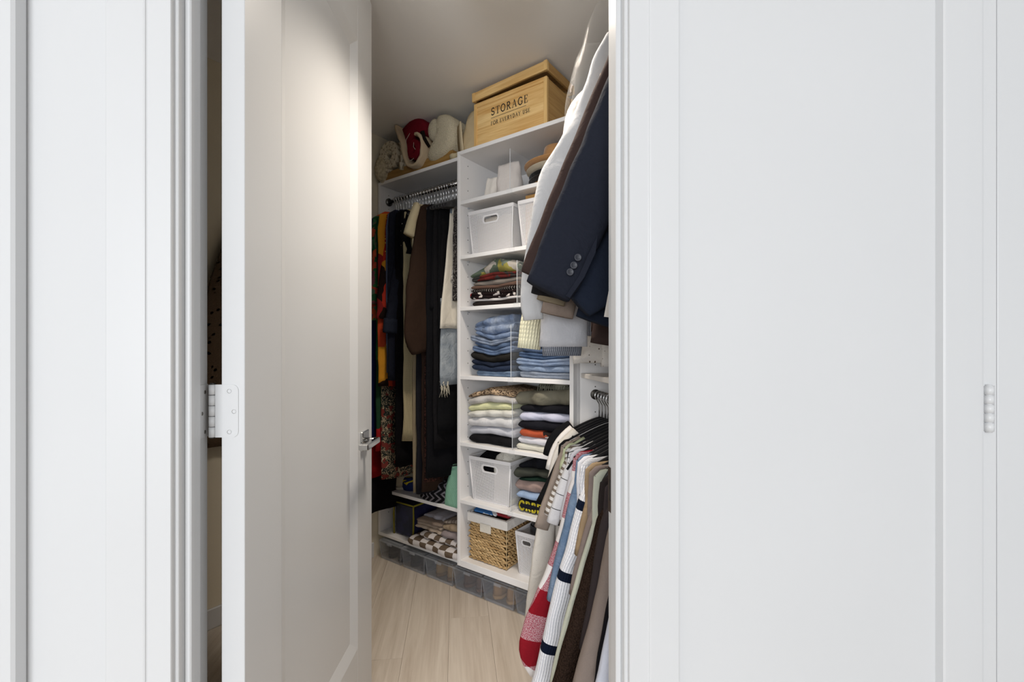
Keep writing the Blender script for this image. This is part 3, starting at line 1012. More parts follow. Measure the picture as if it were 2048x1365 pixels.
# ---- jeans, left stack
g = 'folded jeans on the left of the shelf'
stack(TW, 0.066, 0.33, 0.03, 0.29, SH[4], [
    ('folded_jeans', 'mid blue jeans at the bottom of the left jeans stack', 'jeans', denim('5f7ba0', 'a9bdd6', .5), (.030, .024, .032), {'lobes': 2, 'da0': .03}),
    ('folded_jeans', 'dark navy jeans second from the bottom of the left stack', 'jeans', denim('25334f', '44587c', .4), (.030, .022, .028), {}),
    ('folded_jeans', 'ink blue jeans under the black pair', 'jeans', denim('1f2940', '3a4a6b', .3), (.026, .02, .026), {}),
    ('folded_jeans', 'black jeans sagging in the middle of the left stack', 'jeans', cloth('2a2825', .2), (.040, .036, .036), {'da0': -.014, 'lobes': 1}),
    ('folded_jeans', 'washed blue jeans right above the black pair', 'jeans', denim('5873a0', 'a3b6d3', .5), (.030, .026, .034), {'lobes': 2, 'da0': .0}),
    ('folded_jeans', 'medium blue jeans with frayed hem in the left stack', 'jeans', denim('4a6490', '8ea5c8', .4), (.022, .022, .024), {'da0': .014}),
    ('folded_jeans', 'pale grey blue jeans in the upper left stack', 'jeans', denim('7d8fae', 'c2c9d6', .6), (.032, .026, .018), {'lobes': 2, 'da0': -.008}),
    ('folded_jeans', 'light blue folded jeans under the top pair', 'jeans', denim('6b86b2', 'a9bcd9', .5), (.020, .028, .024), {'da0': .03}),
    ('folded_jeans', 'big faded light blue jeans heaped on top of the left stack', 'jeans', denim('6580ad', 'c3cede', .75), (.030, .094, .084), {'rough': .012, 'da0': .006, 'lobes': 2}),
], g)
g = 'folded jeans on the right of the shelf'
stack(TW, 0.352, 0.644, 0.03, 0.29, SH[4], [
    ('folded_jeans', 'grey blue jeans at the bottom of the right jeans stack', 'jeans', denim('8390a8', 'bcc4d0', .6), (.034, .028, .03), {'lobes': 2, 'da0': .006}),
    ('folded_jeans', 'pale blue jeans second from the bottom of the right stack', 'jeans', denim('86a0c8', 'c0d0e6', .6), (.03, .028, .034), {}),
    ('folded_jeans', 'light wash jeans in the middle of the right stack', 'jeans', denim('7c98c4', 'bccde6', .55), (.032, .028, .034), {'lobes': 2, 'da0': -.006}),
    ('folded_jeans', 'deep blue jeans above the light wash ones on the right', 'jeans', denim('3f5a87', '7490ba', .4), (.030, .028, .030), {'lobes': 2, 'da0': .006}),
    ('folded_jeans', 'medium blue jeans second from the top on the right', 'jeans', denim('55709c', '93abce', .5), (.028, .026, .026), {'da0': .02}),
    ('folded_jeans', 'dark stonewashed jeans on top of the right stack', 'jeans', denim('3f5680', '7f97bf', .5), (.030, .034, .028), {'da0': .012, 'lobes': 2}),
], g)

# ---- sweaters, left (light) stack
g = 'light folded sweaters on the left'
stack(TW, 0.046, 0.336, 0.025, 0.30, SH[5], [
    ('folded_sweater', 'black sweater at the bottom of the light sweater stack', 'sweater', cloth('1c1b1d'), (.036, .052, .042), {'rough': .007}),
    ('folded_sweater', 'pale grey sweater lying on the black one', 'sweater', cloth('c9cad2'), (.044, .036, .05), {'rough': .005}),
    ('folded_sweater', 'thick white folded sweatshirt in the light stack', 'sweater', cloth('dcdbdc'), (.044, .05, .054), {'da0': -.004}),
    ('folded_sweater', 'cream white sweater under the yellow one', 'sweater', cloth('dedcd4'), (.032, .036, .036), {}),
    ('folded_sweater', 'pale yellow folded sweater in the light stack', 'sweater', cloth('dcdcae'), (.028, .038, .028), {'da1': -.012}),
    ('folded_sweater', 'light grey marl sweater under the snake print top', 'sweater', cloth('c5c1bd'), (.040, .038, .03), {'da1': .012}),
    ('folded_shirt', 'beige snake print top folded on the light stack', 'shirt', scroll('c9ad8c', '4a3a31', 34, .07), (.012, .036, .03), {'rough': .008, 'da0': -.002}),
], g)
g = 'folded sweaters on the right'
OLIVE = cloth('7c7869', .2)
outs, top = stack(TW, 0.352, 0.646, 0.025, 0.30, SH[5], [
    ('folded_shirt', 'cream folded tee at the bottom of the dark sweater stack', 'shirt', cloth('d9d6c8'), (.03, .03, .03), {'da0': -.006}),
    ('folded_shirt', 'white folded tee under the orange shirt', 'shirt', cloth('dedde4'), (.034, .034, .034), {}),
    ('folded_shirt', 'orange and white printed shirt with black lines', 'shirt', patchy(['b5563a', 'b5563a', 'b85a3e', 'ddd8d4', 'b5563a', '2a2322', 'b85a3e'], 30, .3), (.034, .034, .034), {'da0': .012}),
    ('folded_sweater', 'black sweater between the orange shirt and the lilac one', 'sweater', cloth('1e1e24'), (.036, .046, .042), {'rough': .007}),
    ('folded_sweater', 'lilac white sweater in the dark stack', 'sweater', cloth('cfd0e4'), (.044, .038, .044), {'da0': .012}),
    ('folded_sweater', 'thin black sweater under the olive hoodie', 'sweater', cloth('1d1d22'), (.030, .034, .04), {'da0': .012}),
    ('folded_sweater', 'bulky olive drab hoodie folded on top of the dark stack', 'sweater', OLIVE, (.060, .066, .072), {'rough': .010, 'da0': -.014, 'lobes': 1}),
], g)
# grey fringed scarf lying over the back of the hoodie
fr = at('fringed_scarf', TW, 0.535, 0.10, float(top[2]) + 0.003, 'grey green fringed scarf lying on the olive hoodie', 'scarf')
mb = MB()
mb.loft([[(-0.10 + 0.2 * u, 0.0 + 0.012 * math.sin(9 * u), 0.0), (-0.10 + 0.2 * u, 0.16, 0.0), (-0.10 + 0.2 * u, 0.16, 0.022), (-0.10 + 0.2 * u, 0.0 + 0.012 * math.sin(9 * u), 0.024 + .004 * math.sin(14 * u))] for u in np.linspace(0, 1, 14)], smooth=False)
mb.build('scarf_cloth', cloth('787769'), fr)
for k in range(17):
    xx = -0.1 + 0.0118 * k
    MB().tube([(xx, 0.002, 0.018), (xx + random.uniform(-.003, .003), -0.012, 0.012), (xx + random.uniform(-.004, .004), -0.016, -0.012), (xx + random.uniform(-.006, .006), -0.017, -0.022)], [.0028, .0026, .0022, .0016], 6).build('fringe', cloth('6f6e60'), fr)

# ---- dark stack right of the lower basket
g = 'folded clothes beside the lower basket'
stack(TW, 0.346, 0.62, 0.03, 0.28, SH[6], [
    ('folded_shirt', 'black shirt with yellow lettering at the bottom of the short stack', 'shirt', cloth('1d1e26'), (.062, .064, .064), {'da0': .006, 'db': 0.0, 'rough': .003}),
    ('folded_shirt', 'sky blue folded shirt on the black lettered one', 'shirt', cloth('9db3d3'), (.03, .034, .034), {}),
    ('folded_trousers', 'dusty pink folded trousers', 'trousers', cloth('a89189', .2), (.052, .06, .058), {'da0': -.014, 'rough': .008, 'lobes': 1}),
    ('folded_trousers', 'dark bottle green folded trousers under the khaki pair', 'trousers', cloth('1d3128'), (.010, .02, .02), {'da0': .008}),
    ('folded_trousers', 'dark khaki folded trousers in the short stack', 'trousers', cloth('44463f', .2), (.050, .034, .03), {'da0': -.012, 'rough': .009}),
    ('folded_sweater', 'black sweater piled on top of the short stack', 'sweater', cloth('17181d'), (.02, .064, .07), {'rough': .008, 'da0': .012}),
], g)
# yellow print on the lowest shirt
def strokes(parent, name, mat, F, glyphs, x0, z0, b, size, wpx, gap, ext=0.0008, serif=False, slant=0.0):
    """glyph strokes in a unit box drawn as thin raised ribbons on the plane b"""
    x = x0; mb = MB()
    for gl in glyphs:
        if gl == ' ': x += size * 0.5; continue
        w, lines = GLYPH[gl]
        for ln in lines:
            wt = wpx
            if ln and ln[0] == 'thin': wt = wpx * 0.45; ln = ln[1:]
            pts = [np.array([x + (p[0] * w + slant * p[1]) * size, z0 + p[1] * size]) for p in ln]
            for i in range(len(pts) - 1):
                d = pts[i + 1] - pts[i]; L = np.linalg.norm(d) + 1e-9
                d /= L; nn = np.array([-d[1], d[0]]) * wt / 2
                e = d * wt * 0.3
                q = [pts[i] - e + nn, pts[i + 1] + e + nn, pts[i + 1] + e - nn, pts[i] - e - nn]
                mb.poly([(c[0], b, c[1]) for c in q], (0, -ext, 0))
        x += (w + gap) * size
    o = mb.build(name, mat, parent)
    return o, x
def arc(cx, cy, rx, ry, a0, a1, n=12):
    return [(cx + rx * math.cos(math.radians(q)), cy + ry * math.sin(math.radians(q))) for q in np.linspace(a0, a1, n)]
sf = lambda x, y, w=0.14: ['thin', (x - w, y), (x + w, y)]
GLYPH = {
    'S': (0.56, [arc(.5, .73, .40, .25, 30, 265, 12) + arc(.5, .25, .42, .25, 90, -150, 12), ['thin', (.86, .98), (.86, .78)], ['thin', (.10, .02), (.10, .24)]]),
    'T': (0.66, [[(.5, 0), (.5, 1)], ['thin', (.03, 1), (.97, 1)], ['thin', (.04, 1), (.04, .8)], ['thin', (.96, 1), (.96, .8)], sf(.5, 0, .2)]),
    'O': (0.76, [arc(.5, .5, .46, .5, 0, 360, 24)]),
    'R': (0.70, [[(.2, 0), (.2, 1)], [(.2, 1), (.5, 1)] + arc(.5, .76, .28, .24, 90, -90, 10) + [(.2, .52)], [(.45, .52), (.88, 0)], sf(.2, 0, .17), sf(.9, 0, .1), ['thin', (.04, 1), (.2, 1)]]),
    'A': (0.76, [['thin', (.12, 0), (.5, 1)], [(.5, 1), (.88, 0)], ['thin', (.27, .36), (.73, .36)], sf(.12, 0, .14), sf(.88, 0, .14)]),
    'G': (0.78, [arc(.52, .5, .45, .5, 48, 320, 18), [(.86, .18), (.86, .44)], ['thin', (.62, .44), (1.0, .44)], ['thin', (.86, .97), (.86, .76)]]),
    'E': (0.60, [[(.2, 0), (.2, 1)], ['thin', (.04, 1), (.88, 1)], ['thin', (.04, 0), (.92, 0)], ['thin', (.2, .53), (.66, .53)], ['thin', (.88, 1), (.88, .8)], ['thin', (.92, 0), (.92, .22)], ['thin', (.66, .63), (.66, .43)]]),
    'F': (0.56, [[(.2, 0), (.2, 1)], ['thin', (.04, 1), (.9, 1)], ['thin', (.2, .52), (.7, .52)], ['thin', (.9, 1), (.9, .78)], sf(.2, 0, .18)]),
    'V': (0.72, [[(.12, 1), (.5, 0)], ['thin', (.5, 0), (.88, 1)], sf(.12, 1, .13), sf(.88, 1, .12)]),
    'Y': (0.68, [[(.1, 1), (.5, .48)], ['thin', (.5, .48), (.9, 1)], [(.5, .48), (.5, 0)], sf(.1, 1, .12), sf(.9, 1, .12), sf(.5, 0, .18)]),
    'D': (0.74, [[(.2, 0), (.2, 1)], [(.2, 1), (.4, 1)] + arc(.4, .5, .48, .5, 90, -90, 12) + [(.2, 0)], sf(.14, 1, .1), sf(.14, 0, .1)]),
    'U': (0.74, [[(.2, 1), (.2, .35)] + arc(.5, .33, .3, .33, 180, 360, 12) + [(.8, 1)], sf(.2, 1, .15), sf(.8, 1, .13)]),
    'B': (0.66, [[(.2, 0), (.2, 1)], [(.2, 1), (.5, 1)] + arc(.5, .77, .26, .23, 90, -90, 8) + [(.2, .54)], [(.5, .54)] + arc(.5, .27, .34, .27, 90, -90, 8) + [(.2, 0)]]),
}
shirt = [o for o in C.objects if o.get('label', '').startswith('black shirt with yellow lettering')][0]
YEL = cloth('d8c83e', .1)
lw, lh = shirt.location.z, 0
strokes(shirt, 'shirt_print', YEL, TW, 'ORBE', -0.12, 0.012, -0.1365, 0.038, 0.0085, 0.16, 0.003)

# ---- perforated plastic baskets
WPL = plastic('e9e7e8', 0.4)
PERF = perforated('e9e7e8', 0.0062, 0.54)
def slot_pts(w, h, n):
    r = h / 2; out = []
    for q in np.linspace(0, 2 * math.pi, n, endpoint=False):
        c, s = math.cos(q), math.sin(q)
        # superellipse-like stadium
        x = (w / 2 - r) * (1 if c > 0 else -1) * min(1, abs(c) * 4) + r * c
        out.append((x, r * math.copysign(abs(s) ** 0.8, s)))
    return out
def basket(label, a, b, z, w, d, h, taper=0.035, rot=0.0, slot=True, group='white perforated plastic baskets'):
    o = at('plastic_basket', TW, a, b, z, label, 'basket', group, rz=rot)
    wt, wb = w / 2, w / 2 - taper / 2
    # corner helper: point on side wall at height fraction q
    def half(q): return wb + (wt - wb) * q
    def dfront(q): return (1 - q) * taper * 0.35
    th = 0.0022
    # front panel with a real grip hole, UV in metres
    n = 48
    sl = slot_pts(min(0.088, w * 0.42), min(0.027, w * 0.17), n); cz = h * 0.76
    def rect_pt(u, v):                         # local face coordinate -> 3d
        q = v / h
        return (u * half(q) / wt, dfront(q), v)
    outer = []
    for (sx, sz) in sl:
        an = math.atan2(sz * 2.2, sx)
        c, s = math.cos(an), math.sin(an)
        lim = []
        if abs(c) > 1e-6: lim.append(wt / abs(c))
        if s > 1e-6: lim.append((h - 0.016 - cz) / s)
        if s < -1e-6: lim.append((cz - 0.004) / -s)
        t = min(lim); outer.append((c * t, cz + s * t))
    # make sure the rectangle corners are hit
    for corner in ((wt, h - 0.016), (-wt, h - 0.016), (wt, 0.004), (-wt, 0.004)):
        k = min(range(n), key=lambda i: (outer[i][0] - corner[0]) ** 2 + (outer[i][1] - corner[1]) ** 2)
        outer[k] = corner
    inner = [(x_, cz + z_) for x_, z_ in sl]
    mid = [(0.0 + x_ * 1.22, cz + z_ * 1.55) for x_, z_ in sl]
    fp = MB()
    def ringfaces(r1, r2, off, mb):
        v = [rect_pt(*p) for p in r1] + [rect_pt(*p) for p in r2]
        v = [(p[0], p[1] + off, p[2]) for p in v]
        f = [(i, (i + 1) % n, n + (i + 1) % n, n + i) for i in range(n)]
        rr = list(r1) + list(r2)
        mb.add(v, f, [[rr[k] for k in q] for q in f])
    ringfaces(outer, mid, 0, fp)
    fp.build('front_panel', PERF, o)
    gp = MB()
    ringfaces(mid, inner, -0.001, gp)
    gp.loft([[(lambda p: (p[0], p[1] + off, p[2]))(rect_pt(*q)) for q in inner] for off in (-0.001, 0.004)], cap=False)
    gp.build('grip_hole', WPL, o)
    side = MB()
    for sg in (-1, 1):
        q0, q1 = 0.004 / h, 1 - 0.016 / h
        v = [(sg * half(q0), dfront(q0), 0.004), (sg * half(q0), d - dfront(q0), 0.004), (sg * half(q1), d, h - 0.016), (sg * half(q1), 0, h - 0.016)]
        side.add(v, [(0, 1, 2, 3)], [[(0, 0), (d, 0), (d, h), (0, h)]])
    v = [(-half(0), d - dfront(0), 0.004), (half(0), d - dfront(0), 0.004), (half(1), d, h - 0.016), (-half(1), d, h - 0.016)]
    side.add(v, [(0, 1, 2, 3)], [[(0, 0), (w, 0), (w, h), (0, h)]])
    side.build('wall_panel', PERF, o)
    MB().box(-wb, wb, dfront(0), d - dfront(0), 0.0006, 0.005, 0.001).build('base', WPL, o)
    rim = MB()
    rim.box(-wt - 0.003, wt + 0.003, -0.004, 0.002, h - 0.018, h, 0.0015)
    rim.box(-wt - 0.003, wt + 0.003, d - 0.002, d + 0.004, h - 0.018, h, 0.0015)
    for sg in (-1, 1):
        rim.box(sg * wt - 0.003, sg * wt + 0.003, 0.002, d - 0.002, h - 0.018, h, 0.0015)
        rim.tube([(sg * half(0), dfront(0) - 0.0005, 0.003), (sg * half(1), 0, h - 0.016)], 0.0035, 8)
    rim.build('rim', WPL, o)
    return o

bk = basket('white perforated plastic basket with grip hole beside a second one, upper shelf', 0.192, 0.03, SH[2], 0.276, 0.29, 0.222)
MB()
ct = at('folded_cloth', TW, 0.192, 0.05, SH[2] + 0.006, 'cream cloth filling the upper left plastic basket', 'cloth')
mb = MB(); f = smooth_noise(4)
rings = []
for t in np.linspace(0, 1, 14):
    xx = -0.112 + 0.224 * t; top_ = 0.178 + 0.012 * f(t * 6)
    rings.append([(xx * .9, 0.012, 0.0), (xx * .9, 0.2, 0.0), (xx, 0.235, top_ * .9), (xx, 0.12, top_ + .01 * f(t * 9, 2)), (xx, 0.01, top_)])
mb.loft(rings); mb.build('cloth_heap', cloth('e2d9cd'), ct)
bk2 = basket('white perforated plastic basket half hidden behind the hanging jackets, upper shelf', 0.50, 0.03, SH[2], 0.276, 0.29, 0.222)
cb = at('cardboard_box', TW, 0.47, 0.06, SH[2] + 0.0055, 'tan cardboard box standing in the basket behind the jackets', 'box')
MB().box(-0.09, 0.09, 0, 0.16, 0, 0.246, 0.002).build('box_body', cloth('b98f58', .15, weave=60, bump=.05), cb)
MB().box(-0.0905, 0.0905, -0.0006, 0.1606, 0.205, 0.212, 0.0004).build('box_seam', cloth('9a7446', .15, weave=60, bump=.05), cb)
bk3 = basket('white perforated plastic basket of dark and cream knitwear, lower shelf', 0.182, 0.035, SH[6], 0.256, 0.27, 0.222)
# things in the lower basket
lc = at('lace_top', TW, 0.15, 0.07, SH[6] + 0.006, 'black lace top heaped in the lower plastic basket', 'clothes')
mb = MB(); f = smooth_noise(12); rings = []
for t in np.linspace(0, 1, 16):
    q = math.sin(math.pi * t) ** .6
    xx = -0.085 + 0.15 * t
    rings.append([(xx, 0.0, 0.0), (xx, 0.15, 0.0), (xx, 0.15, 0.14 + .06 * q), (xx, 0.08, 0.19 + 0.066 * q + .008 * f(t * 20)), (xx, 0.0, 0.16 + 0.07 * q + .008 * f(t * 17))])
mb.loft(rings); mb.build('lace_cloth', fuzzy('1b1a1d', None, 160), lc)
cr = at('crochet_cardigan', TW, 0.25, 0.05, SH[6] + 0.006, 'cream crochet cardigan bundled in the lower plastic basket', 'clothes')
mb = MB(); f = smooth_noise(21); rings = []
for t in np.linspace(0, 1, 18):
    q = math.sin(math.pi * min(1, .12 + t * .95)) ** .5
    xx = -0.05 + 0.095 * t
    rings.append([(xx, 0.0, 0.0), (xx, 0.2, 0.0), (xx, 0.2, 0.18 + .05 * q), (xx, 0.1, 0.20 + 0.068 * q + .008 * f(t * 13)), (xx, 0.02, 0.2 + 0.04 * q + .008 * f(t * 11)), (xx, 0.0, 0.19)])
mb.loft(rings); mb.build('crochet_cloth', speckle('d6d2c8', '7d776c', 95, .60), cr)

# ---- wicker basket with white liner
WK = at('wicker_basket', TW, 0.162, 0.045, SH[7], 'woven seagrass basket with white liner and label plate, bottom shelf', 'basket')
ww, wd, wh = 0.236, 0.235, 0.232
MB().box(-ww / 2 + .006, ww / 2 - .006, .006, wd - .006, 0.001, wh - .01, .004).build('gap_shade_core', cloth('4d3a20', .3, weave=80), WK)  # darkened core: shade in the gaps of the weave put into its colour
strand = MB(); 
def lump(c, axis, nrm, L, R, tilt):
    """one plaited strand end: a low-poly spindle lying on the wall"""
    ax = np.array(axis, float); nr = np.array(nrm, float); up = np.array([0, 0, 1.0])
    d = ax * math.cos(tilt) + up * math.sin(tilt); e = np.cross(d, nr)
    rings = []
    for t, r in ((-1, .25), (-.45, 1.0), (.45, 1.0), (1, .25)):
        rings.append([np.array(c) + d * L * t + R * r * (math.cos(q) * e + .75 * math.sin(q) * nr) for q in np.linspace(0, 2 * math.pi, 6, endpoint=False)])
    strand.loft(rings, cap=False)
nr_ = 15
for r in range(nr_):
    z = 0.008 + (wh - 0.045) * r / (nr_ - 1)
    for (o0, ax, nr, Lt) in (((-ww / 2, 0.002, 0), (1, 0, 0), (0, -1, 0), ww), ((ww / 2 - .002, 0, 0), (0, 1, 0), (1, 0, 0), wd), ((-ww / 2 + .002, 0, 0), (0, 1, 0), (-1, 0, 0), wd)):
        nn = int(Lt / 0.0235)
        for k in range(nn):
            p = (k + 0.5 + 0.5 * (r % 2)) / nn
            if p > 0.985: continue
            c = np.array(o0) + np.array(ax) * Lt * p + np.array(nr) * random.uniform(-.001, .0045)
            lump((c[0], c[1], z), ax, nr, 0.0165 * random.uniform(.85, 1.15), 0.0066 * random.uniform(.8, 1.1), (-1) ** r * 0.32 + random.uniform(-.1, .1) - .1)
so = strand.build('woven_strands', wood('8d6a3c', 'd8b988', 0, 3.0, 0.7), WK); so['kind'] = 'stuff'
MB().tube([(ww / 2 + .003, -.003, .004), (ww / 2 + .003, -.003, wh - .03)], .0022, 6).build('corner_cord', cloth('cdb48a'), WK)
LIN = cloth('e9e5e0', .08)
ln = MB()
for (x0, x1, y0, y1) in ((-ww / 2 - .006, ww / 2 + .006, -.008, -.004), (-ww / 2 - .006, ww / 2 + .006, wd + .004, wd + .008), (-ww / 2 - .009, -ww / 2 - .005, -.006, wd + .006), (ww / 2 + .005, ww / 2 + .009, -.006, wd + .006)):
    ln.box(x0, x1, y0, y1, wh - .038, wh + .004, .0012)
for (x0, x1, y0, y1) in ((-ww / 2, ww / 2, -.007, .008), (-ww / 2, ww / 2, wd - .008, wd + .007), (-ww / 2 - .008, -ww / 2 + .008, 0, wd), (ww / 2 - .008, ww / 2 + .008, 0, wd)):
    ln.box(x0, x1, y0, y1, wh, wh + .006, .002)
ln.build('liner', LIN, WK)
MB().box(-.038, .030, -.0125, -.0085, .158, .200, .0015).build('label_plate', cloth('dcd6ca', .06), WK)
# magazines and a small camera bag in it
mg = at('magazine', TW, 0.150, 0.062, SH[7] + wh + .007, 'glossy blue and white magazine sticking out of the wicker basket', 'magazine')
mb = MB().box(-.085, .05, 0, .15, 0, .010, .001); mb.xf = None
mo = mb.build('pages', patchy(['c9d0d8', '3d6fa8', '22252c', 'dfe3e6', '6aa0cf'], 20, .4), mg); mo.rotation_euler = (0.20, 0.03, 0.1)
rb = at('folder', TW, 0.232, 0.075, SH[7] + wh + .008, 'dark red folder lying in the wicker basket', 'folder')
mo = MB().box(-.04, .042, 0, .17, 0, .014, .001).build('cover', cloth('8e2f35', .1), rb); mo.rotation_euler = (0.13, -0.04, -0.12)
for k in range(4):
    MB().box(-.03 + .018 * k, -.024 + .018 * k, .002, .168, .0142, .0150, .0).build('rib', cloth('7a2228', .1), mo)
cp = at('pouch', TW, 0.17, 0.17, SH[7] + wh + .008, 'small black and clear pouch behind the magazine in the wicker basket', 'pouch')
mb = MB(); mb.lathe([(0, 0), (.045, 0), (.05, .012), (.042, .03), (.02, .036), (0, .037)], 20, sy=.6); mb.build('pouch_body', plastic('23262d', .3), cp)

sb = basket('narrow white plastic basket holding a black object, beside the wicker basket', 0.392, 0.05, SH[7], 0.118, 0.25, 0.205, taper=.03, slot=True)
bgb = at('black_appliance', TW, 0.398, 0.17, SH[7] + .006, 'round glossy black appliance in the narrow basket', 'appliance')
mb = MB(); mb.lathe([(0, 0), (.03, 0), (.034, .12), (.042, .19), (.046, .205), (.046, .235), (.035, .25), (0, .254)], 24); mb.build('appliance_body', plastic('17181b', .22), bgb)
MB().lathe([(.03, .15), (.052, .16), (.054, .2), (.05, .205)], 24).build('appliance_ring', plastic('2a2c30', .3), bgb)

# ---- hats
def hat(label, b, z, brim, crown_r, crown_h, mat, bandmat=None, droop=.012, a=0.50):
    o = at('hat', TW, a, b, z, label, 'hat', 'hats stacked on the top shelf')
    mb = MB()
    prof = [(crown_r * .98, .004), (crown_r + .02, .002), (brim * .8, .004), (brim, droop), (brim + .001, droop + .003), (brim * .8, .008), (crown_r + .015, .006), (crown_r, .010)]
    mb.lathe(prof, 48, sx=1.0, sy=.94); mb.build('brim', mat, o)
    MB().lathe([(crown_r, .003), (crown_r, .02), (crown_r * .97, crown_h * .6), (crown_r * .88, crown_h * .94), (crown_r * .7, crown_h), (crown_r * .3, crown_h - .012), (0, crown_h - .016)], 48, sx=.94, sy=1.0).build('crown', mat, o)
    if bandmat: MB().lathe([(crown_r + .0005, .010), (crown_r + .0015, .012), (crown_r + .0012, .036), (crown_r * .985, .037)], 48, sx=.94, sy=1.0).build('hat_band', bandmat, o)
    return o
zs = SH[1]
hat('straw hat at the bottom of the hat stack', .17, zs + .001, .138, .075, .02, fuzzy('b38a55', None, 200), droop=.02)
hat('dark brown felt hat under the cream one', .175, zs + .028, .150, .075, .026, cloth('2a211d', sheen=.2), droop=.018)
hat('black felt hat in the hat stack', .175, zs + .046, .148, .076, .018, cloth('1c1817', sheen=.2), droop=.022)
hat('cream wide brimmed hat with grey underside in the stack', .17, zs + .074, .158, .078, .02, cloth('c9bca6', sheen=.1), droop=.02)
hat('camel felt fedora on top of the hat stack', .165, zs + .100, .166, .080, .108, cloth('bd8d5b', .12, sheen=.25), cloth('a87a4b', .1), droop=.016)

# ---- pouches left of the hats
def pouch(label, a, b, z, w, h, d, mat, lean=0.0, seed=1, flare=.85, cat='pouch', name='fabric_pouch', rz=0.0, rough=.008):
    o = at(name, TW, a, b, z, label, cat, None, rz=rz)
    f = smooth_noise(seed); rings = []
    for t in np.linspace(0, 1, 16):
        zz = h * t; hw = w / 2 * (flare + (1 - flare) * math.sin(math.pi * min(1, t * 1.1)) ** .8) * (1 + .05 * f(t * 6))
        th = d / 2 * (1 - t ** 2 * .85) + .004
        ring = []
        for q in np.linspace(0, 2 * math.pi, 26, endpoint=False):
            c, s = math.cos(q), math.sin(q)
            ring.append((lean * t * h + hw * math.copysign(abs(c) ** .7, c) + rough * f(zz * 30, c * 2), th * math.copysign(abs(s) ** .8, s) + rough * f(c * 4, zz * 22), zz + (rough * 1.5 * f(c * 3) * t)))
        rings.append(ring)
    MB().loft(rings).build('pouch_cloth', mat, o)
    return o
pouch('small crumpled white dust bag at the left end of the top shelf', 0.098, 0.14, SH[1] + .001, .075, .135, .05, cloth('e6dfd6', .12), .2, 3, rough=.01)
pouch('dark brown flat leather pouch leaning behind the white bag', 0.135, 0.17, SH[1] + .001, .07, .185, .02, cloth('2b211d', .15), .22, 8, rough=.003)
pouch('white linen shoe bag standing beside the hats', 0.228, 0.15, SH[1] + .001, .145, .19, .10, cloth('e2dad4', .1), -.06, 15, flare=.9, rough=.006)

# ================================================================== ON TOP OF THE UNITS
# ---- wooden storage box with lettering
BW, BD, BH = 0.425, 0.255, 0.212
WD1 = wood('c99856', 'efcf92', 0, 1.2, 0.5); WD2 = wood('c99a58', 'e8c485', 2, 1.4, 0.5); WD_SHADE = wood('a97d45', 'cda466', 1, 1.4, 0.5)  # darker pine for the sides: their shade is put into the colour
bx = at('storage_box', TW, 0.1065, 0.006, SH[0] + .0005, 'lidded pine box lettered STORAGE on top of the shelf tower', 'box')
boxpart('front_panel', WD1, bx, .016, BW - .016, .005, .014, .0, BH)
boxpart('back_panel', WD1, bx, .016, BW - .016, BD - .014, BD - .005, .0, BH)
boxpart('side_panel', WD_SHADE, bx, .005, .014, .014, BD - .014, .0, BH)
boxpart('side_panel', WD_SHADE, bx, BW - .014, BW - .005, .014, BD - .014, .0, BH)
boxpart('base', WD_SHADE, bx, .014, BW - .014, .014, BD - .014, .0, .008)
for (xx, yy) in ((0, 0), (BW - .018, 0), (0, BD - .018), (BW - .018, BD - .018)):
    boxpart('corner_post', WD2, bx, xx, xx + .018, yy, yy + .018, .0, BH, .002)
boxpart('top_bead', WD1, bx, .018, BW - .018, .001, .006, BH - .022, BH, .0012)
boxpart('base_bead', WD1, bx, .018, BW - .018, .001, .006, .0, .010, .0012)
lid = empty('lid', (0, 0, BH + .002), 0, parent=bx)
lid.rotation_euler = (0.012, -0.030, 0)
for args in ((-.004, BW + .004, -.004, .008, 0.010, .052), (-.004, BW + .004, BD - .008, BD + .004, 0.010, .052)):
    boxpart('lid_rail', WD1, lid, *args, .0015)
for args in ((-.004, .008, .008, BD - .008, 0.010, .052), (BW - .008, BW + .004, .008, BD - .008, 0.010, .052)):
    boxpart('lid_rail', WD_SHADE, lid, *args, .0015)
boxpart('lid_board', WD1, lid, .006, BW - .006, .006, BD - .006, .040, .048, .001)
for xx in (-.006, BW - .012):
    boxpart('lid_corner', WD2, lid, xx, xx + .018, -.006, .012, .009, .053, .0015)
INK = plastic('2b241d', .8)
(xl, zl), (xr_, zr_) = AH(986, 233, 0.0), AH(1053, 213, 0.0)
S0 = 0.034
strokes(bx, 'lettering', INK, TW, 'STORAGE', 0.108, 0.128, 0.0049, S0, 0.0046, 0.24, .0006)
MB().box(0.106, 0.312, 0.0043, 0.0049, 0.1135, 0.1153).build('lettering_rule', INK, bx)
strokes(bx, 'lettering', INK, TW, 'FOR EVERYDAY USE', 0.106, 0.080, 0.0049, 0.0172, 0.0026, 0.21, .0006)

# ---- wooden tray board under the bedding
ty = at('wooden_tray', TW, -0.66, 0.055, 2.2645, 'low oak tray under the rolled blankets', 'tray')
TWD = wood('7d5a2c', 'b08a4e', 0, 1.2, 0.5)
boxpart('tray_front', TWD, ty, 0, .58, 0, .012, 0, .05, .002)
boxpart('tray_back', TWD, ty, 0, .58, .278, .29, 0, .05, .002)
boxpart('tray_side', TWD, ty, 0, .012, .012, .278, 0, .05, .002)
boxpart('tray_side', TWD, ty, .568, .58, .012, .278, 0, .05, .002)
boxpart('tray_base', TWD, ty, .012, .568, .012, .278, 0.0005, .008, .0)

